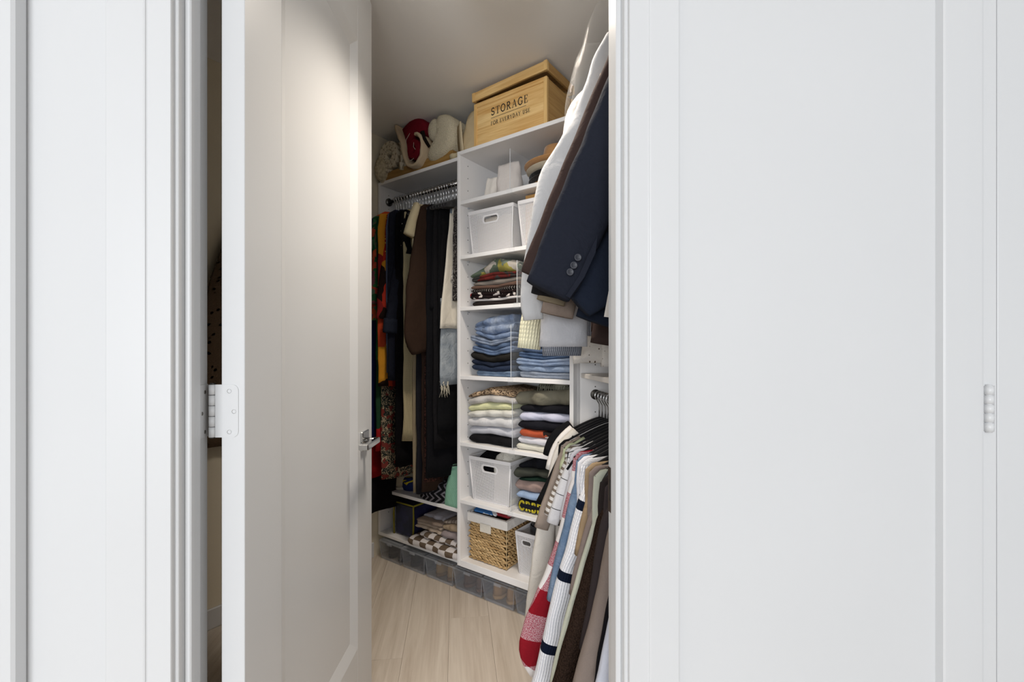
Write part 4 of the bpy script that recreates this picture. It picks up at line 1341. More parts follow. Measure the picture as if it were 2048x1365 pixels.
def roll_at(name, label, cat, x, y, b, grp=None):
    a, h = AH(x, y, b)
    return at(name, TW, a, b, h, label, cat, grp)
r = roll_at('rolled_quilt', 'cream quilt with taupe triangle print rolled up at the left', 'quilt', 776, 311, .035)
rolled(r, triangles('d6ccb6', 'a39680', .04), .098, .30, 2.6, .026, (1, 1), 3, start=1.0, name='rolled_cloth')
mb = MB(); f = smooth_noise(31)
mb.loft([[(.085 + .02 * t + .012 * math.sin(6 * t), .004 + .0 * t, .055 - .19 * t), (.085 + .02 * t + .012 * math.sin(6 * t), .25, .055 - .19 * t), (.108 + .022 * t + .012 * math.sin(6 * t), .25, .05 - .19 * t), (.108 + .022 * t + .012 * math.sin(6 * t), .0, .05 - .19 * t)] for t in np.linspace(0, .82, 12)])
mb.build('loose_flap', triangles('d6ccb6', 'a39680', .04), r)
r = roll_at('fleece_blanket', 'fluffy cream fleece blanket against the left wall on top of the rail unit', 'blanket', 757, 337, .02)
mb = MB(); f = smooth_noise(44)
mb.loft([[(0.048 * math.cos(q) * s_ * (1 + .12 * f(3 * q, y * 9)), y, .075 * math.sin(q) * s_ * (1 + .12 * f(2 * q + 5, y * 12))) for q in np.linspace(0, 2 * math.pi, 28, endpoint=False)] for y, s_ in ((-.012, .15), (-.008, .5), (.004, .85), (.03, 1), (.15, 1), (.26, .9), (.28, .4))])
mb.build('fleece', fuzzy('d5c9ae', '8e8168', 60, 1.0), r)

r = roll_at('red_comforter', 'dark red and beige comforter rolled up beside the triangle quilt', 'comforter', 826, 299, .02)
RED = cloth('6e1420', .2, weave=120)
BEI = cloth('c9b496', .15)
rolled(r, RED, .058, .27, 2.2, .022, (.9, 1.12), 5, start=2.0, name='red_roll')
# beige backing hugging the roll and running up the left flank, with the red upper lobe
def ribbon(parent, name, mat, pts, th, y0, y1, seed=0, n=8):
    p = np.array(pts, float)
    # densify
    d = np.concatenate([[0], np.cumsum(np.linalg.norm(np.diff(p, axis=0), axis=1))])
    t = np.linspace(0, d[-1], max(12, int(d[-1] / .008)))
    p = np.stack([np.interp(t, d, p[:, 0]), np.interp(t, d, p[:, 1])], 1)
    for _ in range(3): p[1:-1] = .25 * p[:-2] + .5 * p[1:-1] + .25 * p[2:]
    tg = np.gradient(p, axis=0); tg /= np.linalg.norm(tg, axis=1)[:, None] + 1e-9
    nr = np.stack([-tg[:, 1], tg[:, 0]], 1); f = smooth_noise(seed)
    rings = []
    for k in range(len(p)):
        w = th / 2 * (1 + .2 * f(k * .5)); a = p[k] + nr[k] * w; b = p[k] - nr[k] * w; q = .006
        ya, yb = y0 + .004 * f(k * .3, 1), y1
        rings.append([(a[0], ya + q, a[1]), ((a[0] * .8 + b[0] * .2), ya, (a[1] * .8 + b[1] * .2)), ((a[0] * .2 + b[0] * .8), ya, (a[1] * .2 + b[1] * .8)), (b[0], ya + q, b[1]), (b[0], yb, b[1]), (a[0], yb, a[1])])
    return MB().loft(rings).build(name, mat, parent)
ribbon(r, 'beige_backing', BEI, [(.015, .083), (.045, .075), (.068, .045), (.074, 0), (.066, -.05), (.035, -.086), (-.005, -.092), (-.045, -.078), (-.075, -.02), (-.092, .06), (-.118, .11), (-.140, .15), (-.138, .172)], .018, -.008, .25, 6)
mb = MB(); f = smooth_noise(77); rings = []
for y, s_ in ((.024, .80), (.030, .93), (.045, 1), (.12, 1), (.22, .97), (.25, .8)):
    base = [(-.130, .160), (-.10, .175), (-.06, .192), (-.01, .196), (.03, .18), (.06, .15), (.068, .115), (.05, .09), (.02, .09), (-.02, .085), (-.055, .05), (-.062, -.03), (-.055, -.075), (-.075, -.03), (-.085, .05), (-.105, .105)]
    c = np.array([-.03, .12])
    rings.append([(c[0] + (p[0] - c[0]) * s_, y + .006 * f(p[0] * 30, p[1] * 30), c[1] + (p[1] - c[1]) * s_) for p in base])
mb.loft(rings); mb.build('upper_fold', RED, r)
mb = MB().tube([(.05, .012, .083), (.075, .004, .075), (.083, .006, .04), (.098, .03, .0)], [.010, .014, .014, .01], 10, flat=.5)
mb.build('dark_strap', cloth('1d1714'), r)
for pts in ([(-.045, -.012, .02), (-.04, -.014, .06), (-.01, -.014, .088)], [(-.03, -.012, -.055), (0, -.013, -.066), (.02, -.012, -.058)], [(.02, -.0125, .03), (.018, -.0125, .005), (.032, -.0125, -.012)]):
    MB().tube(pts, .0012, 5).build('piping', cloth('c9bfae'), r)

SHP = fuzzy('ddd2b8', 'b3a78c', 220, .7)
r = roll_at('sherpa_throw', 'cream sherpa throw folded over beside the red comforter', 'blanket', 884, 282, .05)
mb = MB(); f = smooth_noise(91); rings = []
outl = [(-.12, -.085), (-.06, -.10), (.0, -.088), (.055, -.072), (.088, -.04), (.100, .01), (.098, .065), (.08, .105), (.045, .135), (.0, .148), (-.03, .15), (-.045, .13), (-.03, .09), (-.045, .04), (-.07, .0), (-.11, -.04)]
o2 = []
for k in range(len(outl)):
    p, q = np.array(outl[k]), np.array(outl[(k + 1) % len(outl)])
    o2 += [p, (p + q) / 2]
o2 = np.array(o2)
for _ in range(2): o2 = .25 * np.roll(o2, 1, 0) + .5 * o2 + .25 * np.roll(o2, -1, 0)
c = np.array([.01, .02])
for y, s_ in ((-.02, .45), (-.018, .7), (-.008, .9), (.012, 1), (.1, 1.0), (.2, .97), (.225, .85), (.235, .5)):
    rings.append([(c[0] + (p[0] - c[0]) * s_, y + .004 * f(p[0] * 40, p[1] * 40), c[1] + (p[1] - c[1]) * s_) for p in o2])
mb.loft(rings); mb.build('sherpa_fold', SHP, r)
mb = MB(); rings = []
for y, s_ in ((-.004, .3), (.0, .75), (.012, .98), (.03, 1), (.18, 1), (.19, .6)):
    rings.append([(-.075 + .042 * s_ * math.cos(q), y, .085 + .062 * s_ * math.sin(q)) for q in np.linspace(0, 2 * math.pi, 22, endpoint=False)])
mb.loft(rings); mb.build('sherpa_corner', SHP, r)

tb = pouch('beige canvas tote bag squeezed between sherpa throw and wooden box', 0.020, 0.12, 2.2665, .145, .238, .14, cloth('cdb893', .12), .10, 19, flare=.95, cat='bag', name='tote_bag', rough=.008)
mb = MB()
mb.loft([[(-.062 + .012 * u, -.072 - .006 * math.sin(3 * u), .155 - .155 * u), (-.03 + .02 * u, -.088, .165 - .16 * u), (-.022 + .02 * u, -.088, .17 - .165 * u), (-.05 + .012 * u, -.070, .165 - .155 * u)] for u in np.linspace(0, 1, 8)])
mb.build('bag_fold', cloth('d8c6a4', .12), tb)
tc = at('folded_scarf', TW, -0.042, 0.045, 2.2650, 'cream scarf end spilling over the shelf edge under the tote bag', 'scarf')
mb = MB(); f = smooth_noise(63); rings = []
for t in np.linspace(0, 1, 9):
    rings.append([(-.055 + .09 * t, .0 + .006 * f(t * 7), 0), (-.055 + .09 * t, .10, 0), (-.055 + .09 * t, .10, .03), (-.055 + .09 * t, .02, .034 + .008 * f(t * 5)), (-.055 + .09 * t, -.004 + .006 * f(t * 7), .02)])
mb.loft(rings); mb.build('scarf_cloth', cloth('cbbb98'), tc)

# ================================================================== SHOE BINS ON THE FLOOR
BIN = clear('aeb2ba', .17, .15, .22)
BINL = clear('b4b9c0', .28, .2, .25)
def shoe_mesh():
    sole, upper = MB(), MB()
    L = .235
    rs, ru = [], []
    for t in np.linspace(0, 1, 16):
        y = L * t; hw = .034 * (math.sin(math.pi * min(1, .12 + .80 * t ** .8)) ** .55)
        hw = max(.006, hw) if 0 < t < 1 else .006
        rs.append([(-hw, y, .0), (hw, y, .0), (hw * .98, y, .014), (-hw * .98, y, .014)])
        hgt = .055 * (1 - t) ** .7 + .026 * math.sin(math.pi * t) ** .5 + .016
        ru.append([(hw * .94 * math.cos(q), y + .001, .014 + max(0.004, hgt * math.sin(q))) for q in np.linspace(0, math.pi, 11)])
    sole.loft(rs); upper.loft(ru, closed=True)
    return sole, upper
S_, U_ = shoe_mesh()
def shoes(a, label, cols, z=.0075, grp='shoes in the clear bins'):
    for k, (dx, lab) in enumerate(((-.042, 'left one'), (.042, 'right one'))):
        o = at('shoe', TW, a + dx, .06, z, label + ', the ' + lab, 'shoe', grp)
        link('sole', S_.mesh('sole', cloth(cols[1], .2)), o); link('upper', U_.mesh('upper', cloth(cols[0], .2)), o)
bins = [(-.556, .192, 'darkest clear shoe bin at the left wall', ('2a221d', '15110f')), (-.362, .186, 'clear shoe bin second from the left wall, under the checked towel', ('1f1d1d', '2b2725')),
        (-.160, .206, 'clear shoe bin third from the left wall, left of the tower', ('94784f', '7a5d3a')), (.044, .19, 'clear shoe bin under the left corner of the shelf tower', ('5c463a', '6d5344')),
        (.239, .194, 'clear shoe bin under the wicker basket', ('9a7a56', 'b08f66')), (.438, .194, 'clear shoe bin at the right, beside the hanging clothes', ('4d4a48', '3b3938'))]
for k, (a, w, lab, cols) in enumerate(bins):
    o = at('shoe_bin', TW, a, .03, 0.0004, lab, 'bin', 'clear plastic shoe bins')
    h, d = .122, .31; t0 = .011
    mb = MB()
    top = [(-w / 2, 0), (w / 2, 0), (w / 2, d), (-w / 2, d)]
    bot = [(-w / 2 + t0, t0 * .8), (w / 2 - t0, t0 * .8), (w / 2 - t0, d - t0), (-w / 2 + t0, d - t0)]
    v = [(p[0], p[1], .002) for p in bot] + [(p[0], p[1], h - .018) for p in top]
    mb.add(v, [(0, 1, 2, 3)] + [(i, (i + 1) % 4, 4 + (i + 1) % 4, 4 + i) for i in range(4)])
    for p, q in zip(bot, top): mb.tube([(p[0], p[1], .003), (q[0], q[1], h - .018)], .003, 6)
    mb.box(-w / 2 + t0 + .003, w / 2 - t0 - .003, t0 - .001, t0 + .001, 0.0, .012)
    mb.build('bin_tub', BIN, o)
    MB().box(-w / 2 - .003, w / 2 + .003, -.004, d + .003, h - .017, h - .010, .002).box(-w / 2 + .006, w / 2 - .006, .006, d - .006, h - .010, h - .003, .003).build('bin_lid', BINL, o)
    MB().box(-.022, .022, -.008, -.003, h - .024, h - .009, .0015).build('bin_latch', BINL, o)
    names = ['dark brown shoe in the bin at the left wall', 'black shoe in the second bin from the left wall', 'tan shoe in the third bin from the left wall', 'brown shoe in the bin under the tower corner', 'camel shoe in the bin under the wicker basket', 'grey shoe in the right hand bin']
    shoes(a, names[k], cols)

# ================================================================== LOW SHELVES OF THE HANGING UNIT
LS1, LS2 = 0.148, 0.413
CHK = checks('e4ddda', '6f5f50', .052, .05)
xa = A
# towels
g = 'towels on the bottom shelf'
stack(TW, -0.395, -0.012, 0.045, 0.30, LS1, [
    ('towel', 'brown and white checked towel at the bottom of the pile, hanging over the shelf edge', 'towel', CHK, (.05, .05, .05), {'db': -.03, 'lobes': 1, 'rough': .006}),
    ('towel', 'second checked towel folded above the first', 'towel', checks('e0d9d6', '746455', .044, .04, .5), (.03, .032, .032), {'a0': -.33, 'db': .0, 'rough': .006}),
], g)
stack(TW, -0.175, -0.012, 0.055, 0.28, LS1 + .083, [
    ('towel', 'mauve grey towel folded at the right of the checked towels', 'towel', cloth('9d9191', weave=400, bump=.7), (.036, .04, .04), {'rough': .006, 'db': .0}),
    ('towel', 'sand coloured towel on the mauve one', 'towel', cloth('a28f78', weave=400, bump=.7), (.032, .038, .036), {'rough': .007, 'db': .01}),
    ('towel', 'taupe striped towel on the sand coloured one', 'towel', striped('8f8479', '6e635b', .02, .4), (.016, .024, .028), {'rough': .006, 'db': .02}),
], 'towels on the bottom shelf')
stack(TW, -0.39, -0.182, 0.075, 0.26, LS1 + .083, [
    ('towel', 'cream towel with rolled edge above the checked towels', 'towel', cloth('b5a493', weave=400, bump=.6), (.022, .022, .022), {'rough': .006}),
    ('towel', 'beige towel in the middle pile', 'towel', cloth('a39384', weave=400, bump=.6), (.02, .02, .02), {'da0': .01}),
    ('towel', 'light brown towel with pale hem', 'towel', cloth('8e7e71', weave=400, bump=.6), (.018, .018, .018), {'da0': .014}),
    ('towel', 'lilac grey towel on top of the middle pile', 'towel', cloth('99969d', weave=400, bump=.6), (.014, .03, .024), {'da0': .03, 'rough': .007, 'db': .03}),
], 'towels on the bottom shelf')
# zipped blue storage bag with yellow edging
sb2 = at('storage_bag', TW, -0.505, 0.09, LS1 + .0005, 'clear storage bag with yellow edging and navy contents', 'bag')
w, d, h = .165, .2, .19
MB().box(-w / 2, w / 2, 0, d, 0.0, h, .012).build('bag_contents', patchy(['1f2238', '2a2a4a', '161827', '30304f', '23233c'], 14, .8), sb2)
for pts in ([(-w / 2, -.002, 0), (-w / 2 - .004, -.002, h * .6), (-w / 2, 0, h), (w / 2, 0, h), (w / 2 + .004, -.002, h * .6), (w / 2, -.002, 0)], [(w / 2, 0, h), (w / 2, d, h)], [(-w / 2, 0, h), (-w / 2, d, h)]):
    MB().tube(pts, .0055, 6, flat=1.0).build('bag_edging', cloth('8d8432', .2), sb2)
MB().box(-w / 2 + .006, w / 2 - .006, -.0045, -.001, .006, h - .008, .001).build('bag_window', clear('50546c', .10, .1, .1), sb2)
nb = at('navy_bag', TW, -0.335, 0.26, LS1 + .083 + .09, 'navy bundle behind the towels', 'bag')
mb = MB(); f = smooth_noise(3)
mb.loft([[(-.08 + .16 * t, .0 + .01 * f(t * 7), 0), (-.08 + .16 * t, .1, 0), (-.08 + .16 * t, .1, .05), (-.08 + .16 * t, .02, .06 + .008 * f(t * 9))] for t in np.linspace(0, 1, 10)])
mb.build('bundle', cloth('22223a'), nb)
# middle shelf: mint bag, black chevron blanket, white box, cream shoe
mt = at('mint_bag', TW, -0.092, 0.066, LS2 + .0005, 'mint green quilted bag with black zip on the middle shelf', 'bag')
f = smooth_noise(8); rings = []
for t in np.linspace(0, 1, 16):
    zz = .215 * t; hw = .075 * (1 - .55 * t ** 2.2); th = .055 * (1 - .4 * t ** 2)
    rings.append([(hw * math.copysign(abs(math.cos(q)) ** .6, math.cos(q)) + .004 * f(zz * 20, q) + .012 * t, .045 + th * math.copysign(abs(math.sin(q)) ** .6, math.sin(q)), zz) for q in np.linspace(0, 2 * math.pi, 26, endpoint=False)])
MB().loft(rings).build('bag_body', striped('8fbfa6', '7fb398', .012, .2, 'u'), mt)
MB().tube([(-.074, -.004, .006), (-.076, .0, .07), (-.068, .0, .14), (-.045, .0, .185), (-.01, .0, .213), (.03, .0, .222)], .0035, 7).build('zip', cloth('1a1c1c'), mt)
ch = at('chevron_blanket', TW, -0.235, 0.08, LS2 + .0005, 'black blanket with grey chevron pattern heaped on the middle shelf', 'blanket')
t = NT('chevron'); u, v = uvxy(t, 1 / .05, 1 / .042)
zig = t.math('MULTIPLY', t.math('ABSOLUTE', t.math('SUBTRACT', t.math('FRACT', u), 0.5)), 1.6)
CHV = finish_cloth(t, t.mix(t.math('LESS_THAN', t.math('FRACT', t.math('ADD', v, zig)), .36), '17171a', '77747a'))
mb = MB(); f = smooth_noise(5); rings = []
for q in np.linspace(0, 1, 20):
    x = -.105 + .19 * q; hgt = .035 + .10 * q ** .8 + .014 * f(q * 9)
    fy = -.02 * math.sin(math.pi * q) - .012
    rings.append([(x, fy + .0, 0.0), (x, fy - .004, hgt * .45), (x + .006 * f(q * 14), fy + .02, hgt * .85), (x, .07, hgt * (1.06 + .1 * f(q * 6, 2))), (x, .16, hgt * 1.15), (x, .2, 0)])
mb.loft(rings); mb.build('blanket_cloth', CHV, ch)
wb_ = at('white_box', TW, -0.115, 0.215, LS2 + .0005, 'white cardboard box standing behind the chevron blanket', 'box')
MB().box(-.075, .07, 0, .15, 0, .205, .002).build('box_body', cloth('c9cbd4', .08, weave=40, bump=.02), wb_)
MB().box(-.077, .072, -.002, .152, .175, .207, .002).build('box_lid', cloth('d3d5de', .08, weave=40, bump=.02), wb_)
cs = at('canvas_shoe', TW, -0.575, 0.085, LS2 + .0005, 'cream canvas shoe at the left end of the middle shelf', 'shoe', rz=-.5)
link('sole', S_.mesh('sole', cloth('c9c0ad')), cs); link('upper', U_.mesh('upper', cloth('b3a78f', weave=90, bump=.6)), cs)
yb = at('cloth_bundle', TW, -0.505, 0.13, LS2 + .0005, 'yellow and blue bundle behind the canvas shoe', 'clothes')
mb = MB(); mb.loft([[(.05 * math.cos(q) * s_, .03 * math.sin(q) * s_, z_) for q in np.linspace(0, 2 * math.pi, 20, endpoint=False)] for z_, s_ in ((0, .9), (.02, 1.05), (.05, 1), (.07, .7), (.075, .3))])
mb.build('bundle_cloth', patchy(['b9a51e', '1f2a55', 'c8b52a', '24305e'], 16, .6), yb)

# ================================================================== LONG RAIL: hung clothes, left to right
def hung(name, label, cat, mat, xf, hem_y, bf=-.10, width=None, sleeve=None, sl_mat=None, back=.32, neck=.055, taper=0.0, th=.012, folds=.005, htext=None, shoulder=None, zs=-.185, straps=False, a=None, hemb=None):
    if a is None: a = A(xf, bf)
    else: bf = TW.on_a(xf, 700, a)[0]
    G = Garment(name, label, cat, 'clothes on the long rail', TW, a, ROD_L, htext)
    xfront = bf - .115
    hem = TW.on_b(xf, hem_y, bf)[1] - ROD_L
    sh = shoulder or abs(xfront) - .01
    hemf = xfront + taper
    xb = min(.29, abs(xfront))
    rows = [(-.122, -neck, neck, .7), (-.132, -neck - .035, neck + .035, 1), (zs + .034, -sh * .86, min(sh, xb) * .86, 1), (zs + .012, -sh, min(sh, xb), .9), (zs - .06, xfront, xb, 1), (hem * .5 - .1, xfront, xb, 1.1), (hem, hemf, xb, 1.2)]
    if straps:
        rows = [(-.20, -sh, sh, .7), (-.26, -sh - .005, sh + .005, .9), ((hem - .2) / 2, xfront * .8, xb * .8, 1.1), (hem, hemf, xb, 1.3)]
    G.body(mat, rows, th=th, folds=folds, nrow=22, n=28)
    if straps:
        for sg in (-1, 1):
            G.sleeve(mat, [(sg * sh * .75, -.13, .006), (sg * sh * .8, -.21, .008)], 'strap', th=.003, wr=.0005, n=8)
    if sleeve:
        pts = []
        for (x, y, wd) in sleeve:
            xx, zz = G.px(x + wd / 2, y)
            pts.append((xx, zz, wd / 2 * G.scale() * 1.35, -.012))
        G.sleeve(sl_mat or mat, pts, th=.02, wr=.005)
        G.sleeve(sl_mat or mat, [(min(-p[0] * .9, .285 - p[2]), p[1], p[2], .008) for p in pts], th=.012, wr=.003)
    return G

PAIS = patchy(['2f6b3e', 'c4543a', '3f7a4a', '7a4a54', 'd0603f', '2a5c38', 'b8493a', '55705a'], 20, 1.0)
ABST = patchy(['c64a2c', 'd4562f', '2a1d1a', 'c03a2a', 'd9962e', 'cc4e2e', '8f2a2a'], 8, .5, stretch=.8, seed=3)
REDD = dotted('a3201c', 'e0b45a', .012, .34)
hb = 'black long rail hanger holding the '
hung('blouse', 'black and violet blouse at the far left end of the long rail', 'blouse', cloth('1a1622'), 730, 560, a=-0.6, htext=hb + 'black and violet blouse', sleeve=None)
hung('dress', 'long black dress hanging lowest at the left end of the long rail', 'dress', cloth('121114'), 735, 1030, a=-0.58, htext=hb + 'long black dress', taper=-.02)
hung('dress', 'red dress showing below the paisley one at the left', 'dress', cloth('8a1418'), 741, 955, a=-0.56, htext=hb + 'red dress')
hung('trousers', 'royal blue garment behind the printed dresses at the left', 'trousers', cloth('141c4a'), 742, 890, a=-0.535, htext=hb + 'royal blue garment')
hung('blouse', 'green and orange paisley blouse near the left end of the long rail', 'blouse', PAIS, 744, 640, a=-0.51, htext=hb + 'paisley blouse', sleeve=[(762, 440, 30), (748, 480, 34), (742, 560, 34), (738, 610, 40)])
hung('dress', 'multicolour black and gold scroll print dress ending low at the left', 'dress', scroll('2c3330', 'b8a58a', 40, .07, '7d3a34'), 762, 962, a=-0.46, htext=hb + 'scroll print dress', th=.016)
hung('dress', 'long red and green dress with yellow leaf print', 'dress', patchy(['b5242a', '1f5a34', 'b92a2c', '274a33', 'a82227', 'c8a33a', '2c6b3c'], 7, .6, stretch=.6, seed=5), 752, 905, a=-0.485, htext=hb + 'red and green leaf print dress', th=.016)
hung('shirt', 'orange shirt with large black and yellow shapes', 'shirt', ABST, 756, 775, a=-0.435, htext=hb + 'orange shirt with big shapes', sleeve=[(776, 440, 22), (768, 500, 26), (757, 570, 32), (752, 640, 34)], th=.016)
hung('blouse', 'red blouse with gold dots and short sleeve', 'blouse', REDD, 770, 560, a=-0.415, htext=hb + 'gold dotted red blouse', sleeve=[(778, 430, 16), (772, 470, 17), (773, 505, 15)])
hung('shirt', 'grey blue shirt hanging between the red blouse and the navy denim shirt', 'shirt', cloth('5e6680', .15), 772, 745, a=-0.395, htext=hb + 'grey blue shirt', sleeve=[(786, 425, 18), (782, 470, 20), (780, 520, 20)])
NAVY = denim('1d2233', '2c3348', .3)
Gd = hung('denim_shirt', 'dark navy denim shirt with buttoned cuff on the long rail', 'shirt', NAVY, 776, 760, a=-0.37, htext=hb + 'navy denim shirt', sleeve=[(797, 425, 20), (789, 500, 24), (780, 570, 30), (770, 640, 34), (768, 668, 34)], th=.018)
pts_ = []
for (x, y, wd) in ((769, 640, 35), (767, 668, 35)):
    x_, z_ = Gd.px(x + wd / 2, y); pts_.append((x_, z_, wd / 2 * Gd.scale() * 1.42, -.012))
Gd.sleeve(denim('232a3d', '343c52', .3), pts_, 'cuff', th=.022, wr=.001)
hung('blouse', 'black blouse with tiny white dots', 'blouse', dotted('121114', 'd9d6d0', .022, .13), 800, 540, a=-0.32, htext=hb + 'dotted black blouse', sleeve=[(806, 425, 18), (800, 460, 22), (802, 510, 22)])
hung('dress', 'long black dress between the dotted blouse and the cream knit', 'dress', cloth('100f11'), 790, 935, a=-0.345, htext=hb + 'long black dress beside the cream knit', th=.016)
hung('tee', 'cream short sleeved tee hanging in front of the dark brown sweater', 'tee', cloth('cdbf9c', .12), 824, 510, a=-0.185, htext=hb + 'cream tee', sleeve=[(826, 410, 10), (815, 440, 14), (806, 472, 20)], th=.008)
hung('cardigan', 'long beige knitted cardigan ending below the dark brown sweater', 'cardigan', ribbed('b3a684', .009, .4), 806, 885, a=-0.3, htext=hb + 'long beige cardigan', th=.016, folds=.007)
BRN = cloth('33251d', .15)
hung('sweater', 'dark chocolate brown sweater with full balloon sleeve', 'sweater', BRN, 836, 700, a=-0.165, htext=hb + 'dark brown sweater', sleeve=[(838, 425, 26), (826, 480, 36), (815, 560, 46), (808, 640, 52), (807, 680, 52), (822, 706, 30)], th=.02)
hung('trousers', 'long tan trousers with a pale lining hanging behind the brown sweater', 'trousers', cloth('8e8068'), 826, 985, a=-0.275, htext=hb + 'long tan trousers', th=.012)
hung('coat', 'long charcoal coat hanging right of the tan trousers', 'coat', cloth('1f1f24'), 833, 990, a=-0.25, htext=hb + 'long charcoal coat', th=.016)
hung('coat', 'long brown coat with full length hem on the long rail', 'coat', cloth('3b2c25'), 844, 985, a=-0.225, htext=hb + 'long brown coat', th=.016)
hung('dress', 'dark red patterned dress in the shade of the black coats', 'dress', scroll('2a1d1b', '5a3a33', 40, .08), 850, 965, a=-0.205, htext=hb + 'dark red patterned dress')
Gc = hung('coat', 'black coat with front button beside the brown sweater', 'coat', cloth('151518'), 852, 960, a=-0.135, htext=hb + 'black coat with button', th=.02, sleeve=[(862, 430, 22), (858, 520, 28), (856, 620, 30)])
x_, z_ = Gc.px(879, 597)
bt_ = MB().lathe([(0, -.001), (.008, -.001), (.0095, .0006), (.0095, .003), (.007, .004), (0, .003)], 18).build('button', plastic('3c3d42', .35), Gc.root, (x_, -.036, z_)); bt_.rotation_euler = (math.pi / 2, 0, 0)
hung('jacket', 'black jacket hanging beside the white sleeveless dress', 'jacket', cloth('19181a'), 866, 900, a=-0.11, htext=hb + 'black jacket', th=.018, sleeve=[(874, 440, 20), (872, 520, 24), (871, 600, 26)])
hung('top', 'black sleeveless top at the right end of the long rail', 'top', cloth('141416'), 876, 870, a=-0.09, htext=hb + 'black sleeveless top', th=.014)
G = hung('denim_shorts', 'light blue frayed denim shorts below the white dress', 'shorts', denim('8a97a4', 'c8ced2', .7), 881, 770, a=-0.07, htext=hb + 'frayed denim shorts', th=.014, zs=-.72, shoulder=.12)
for k in range(16):
    x0 = -.160 + .004 * k + random.uniform(-.002, .002)
    z0 = TW.on_b(881, 768, -.048)[1] - ROD_L
    MB().tube([(x0, random.uniform(-.012, .012), z0 + .01), (x0 + random.uniform(-.006, .004), random.uniform(-.016, .012), z0 - .02), (x0 + random.uniform(-.008, .006), random.uniform(-.018, .012), z0 - random.uniform(.035, .075))], [.0022, .0018, .001], 5).build('frayed_thread', cloth('d6cdb8'), G.root)
hung('dress', 'white sleeveless cotton dress near the right end of the long rail', 'dress', cloth('ddd5c6', .1), 879, 655, a=-0.05, htext=hb + 'white sleeveless dress', straps=True, shoulder=.115, th=.012, folds=.008, taper=-.004)
hung('blouse', 'white blouse with grey floral print next to the tower', 'blouse', scroll('d3cec7', '8a837a', 60, .09), 903, 560, a=-0.03, htext=hb + 'white floral blouse', straps=True, shoulder=.105, th=.008)
hung('blouse', 'black and white hemmed blouse squeezed against the tower', 'blouse', scroll('2a2728', '77726e', 40, .05), 906, 600, a=-0.014, htext=hb + 'black and white blouse', th=.006, folds=.002)

# crochet poncho on a hook on the left wall, glimpsed through the hinge gap
Gh = at('wall_hook', TW, -0.70, -.70, 1.86, 'small metal hook on the left wall behind the open door', 'hook')
MB().tube([(0, 0, 0), (.03, 0, -.004), (.045, 0, .012), (.043, 0, .025)], .004, 8).build('hook_arm', CHROME, Gh)
MB().tube([(0.0005, 0, 0), (.005, 0, 0)], .014, 14).build('hook_plate', CHROME, Gh)
cr_ = empty('crochet_poncho', TW.w(-.655, -.70, 1.868), TW.ang + math.pi / 2, 'brown open crochet poncho hanging on the left wall behind the door', 'poncho')
t = NT('open_crochet'); t.set(.95, spec=.1)
vo = t.n('ShaderNodeTexVoronoi'); vo.inputs['Scale'].default_value = 34; t.l(t.mapped('UV'), vo.inputs['Vector'])
nz = t.noise(t.mapped('UV'), 150, 3)
t.col(t.mix(t.math('MULTIPLY', nz.outputs[0], .6), '6a5846', '3c3026')); t.bump(nz.outputs[0], .8, .004)
tr = t.n('ShaderNodeBsdfTransparent'); mx = t.n('ShaderNodeMixShader')
t.l(t.math('LESS_THAN', vo.outputs['Distance'], .24), mx.inputs[0]); t.l(t.p.outputs[0], mx.inputs[1]); t.l(tr.outputs[0], mx.inputs[2]); t.l(mx.outputs[0], t.out.inputs[0])
body_mesh(MB(), [(.0, -.03, .03, .6), (-.04, -.08, .08), (-.12, -.12, .12), (-.3, -.18, .18), (-.55, -.23, .23), (-1.05, -.26, .26)], th=.012, folds=.012, seed=3).build('poncho_cloth', t.m, cr_)

# ================================================================== RIGHT UNIT, LOWER RAIL (far to near)
hr = 'black lower rail hanger holding the '
def low(name, label, cat, mat, pos, edge, htext, hem=-.66, sl_mat=None, th=.015, sleeve_th=.018, sh=.2, chest=.205, wr=.004, cuffmat=None, white=False, k=42., body_mat=None, zs=-.185, hemw=None, **kw):
    G = Garment(name, label, cat, 'clothes on the lower right rail', RT, pos, ROD_R1, hr + htext, white)
    G.body(body_mat or mat, rows_top(sh=sh, chest=chest, hem=hem, hemw=hemw or chest, zs=zs), th=th, folds=.004, nrow=20, n=28)
    pts = []
    m = G.scale()
    for q in edge:
        x, z = G.px(q[0] + q[2] / 2, q[1])
        pts.append((x, z, max(.006, q[2] / 2 * m), -.004))
    G.sleeve(sl_mat or mat, pts, th=sleeve_th, wr=wr, k=k)
    G.sleeve(sl_mat or mat, [(min(-p[0] * .85 + .02, .292 - p[2]), p[1], p[2], .006) for p in pts], th=sleeve_th * .6, wr=wr)
    return G

low('tee', 'black tee with wide short sleeve, farthest on the lower right rail', 'tee', cloth('161618'), .055, [(1128, 856, 34), (1104, 870, 40), (1088, 888, 36), (1085, 912, 32)], 'black tee at the far end', hem=-.5, sleeve_th=.024)
low('tee', 'white tee with a black panel below, second on the lower right rail', 'tee', cloth('dcd8d4'), .095, [(1134, 862, 30), (1112, 880, 34), (1098, 905, 30), (1090, 940, 26)], 'white tee with black panel', hem=-.5, sl_mat=cloth('e0dcd8'))
low('shirt', 'off white paint flecked overshirt reaching low in front of the tower', 'shirt', speckle('d3cec6', '8f8a84', 60, .70), .135, [(1140, 868, 34), (1108, 900, 34), (1094, 960, 32), (1078, 1030, 34), (1064, 1110, 40), (1054, 1190, 40), (1048, 1235, 36)], 'off white flecked overshirt', hem=-.72, sleeve_th=.02)
low('shirt', 'black shirt whose pointed cuff shows left of the striped shirt', 'shirt', cloth('151516'), .17, [(1142, 880, 26), (1118, 910, 22), (1102, 945, 18), (1082, 985, 22), (1071, 1006, 26)], 'black shirt with pointed cuff', hem=-.5)
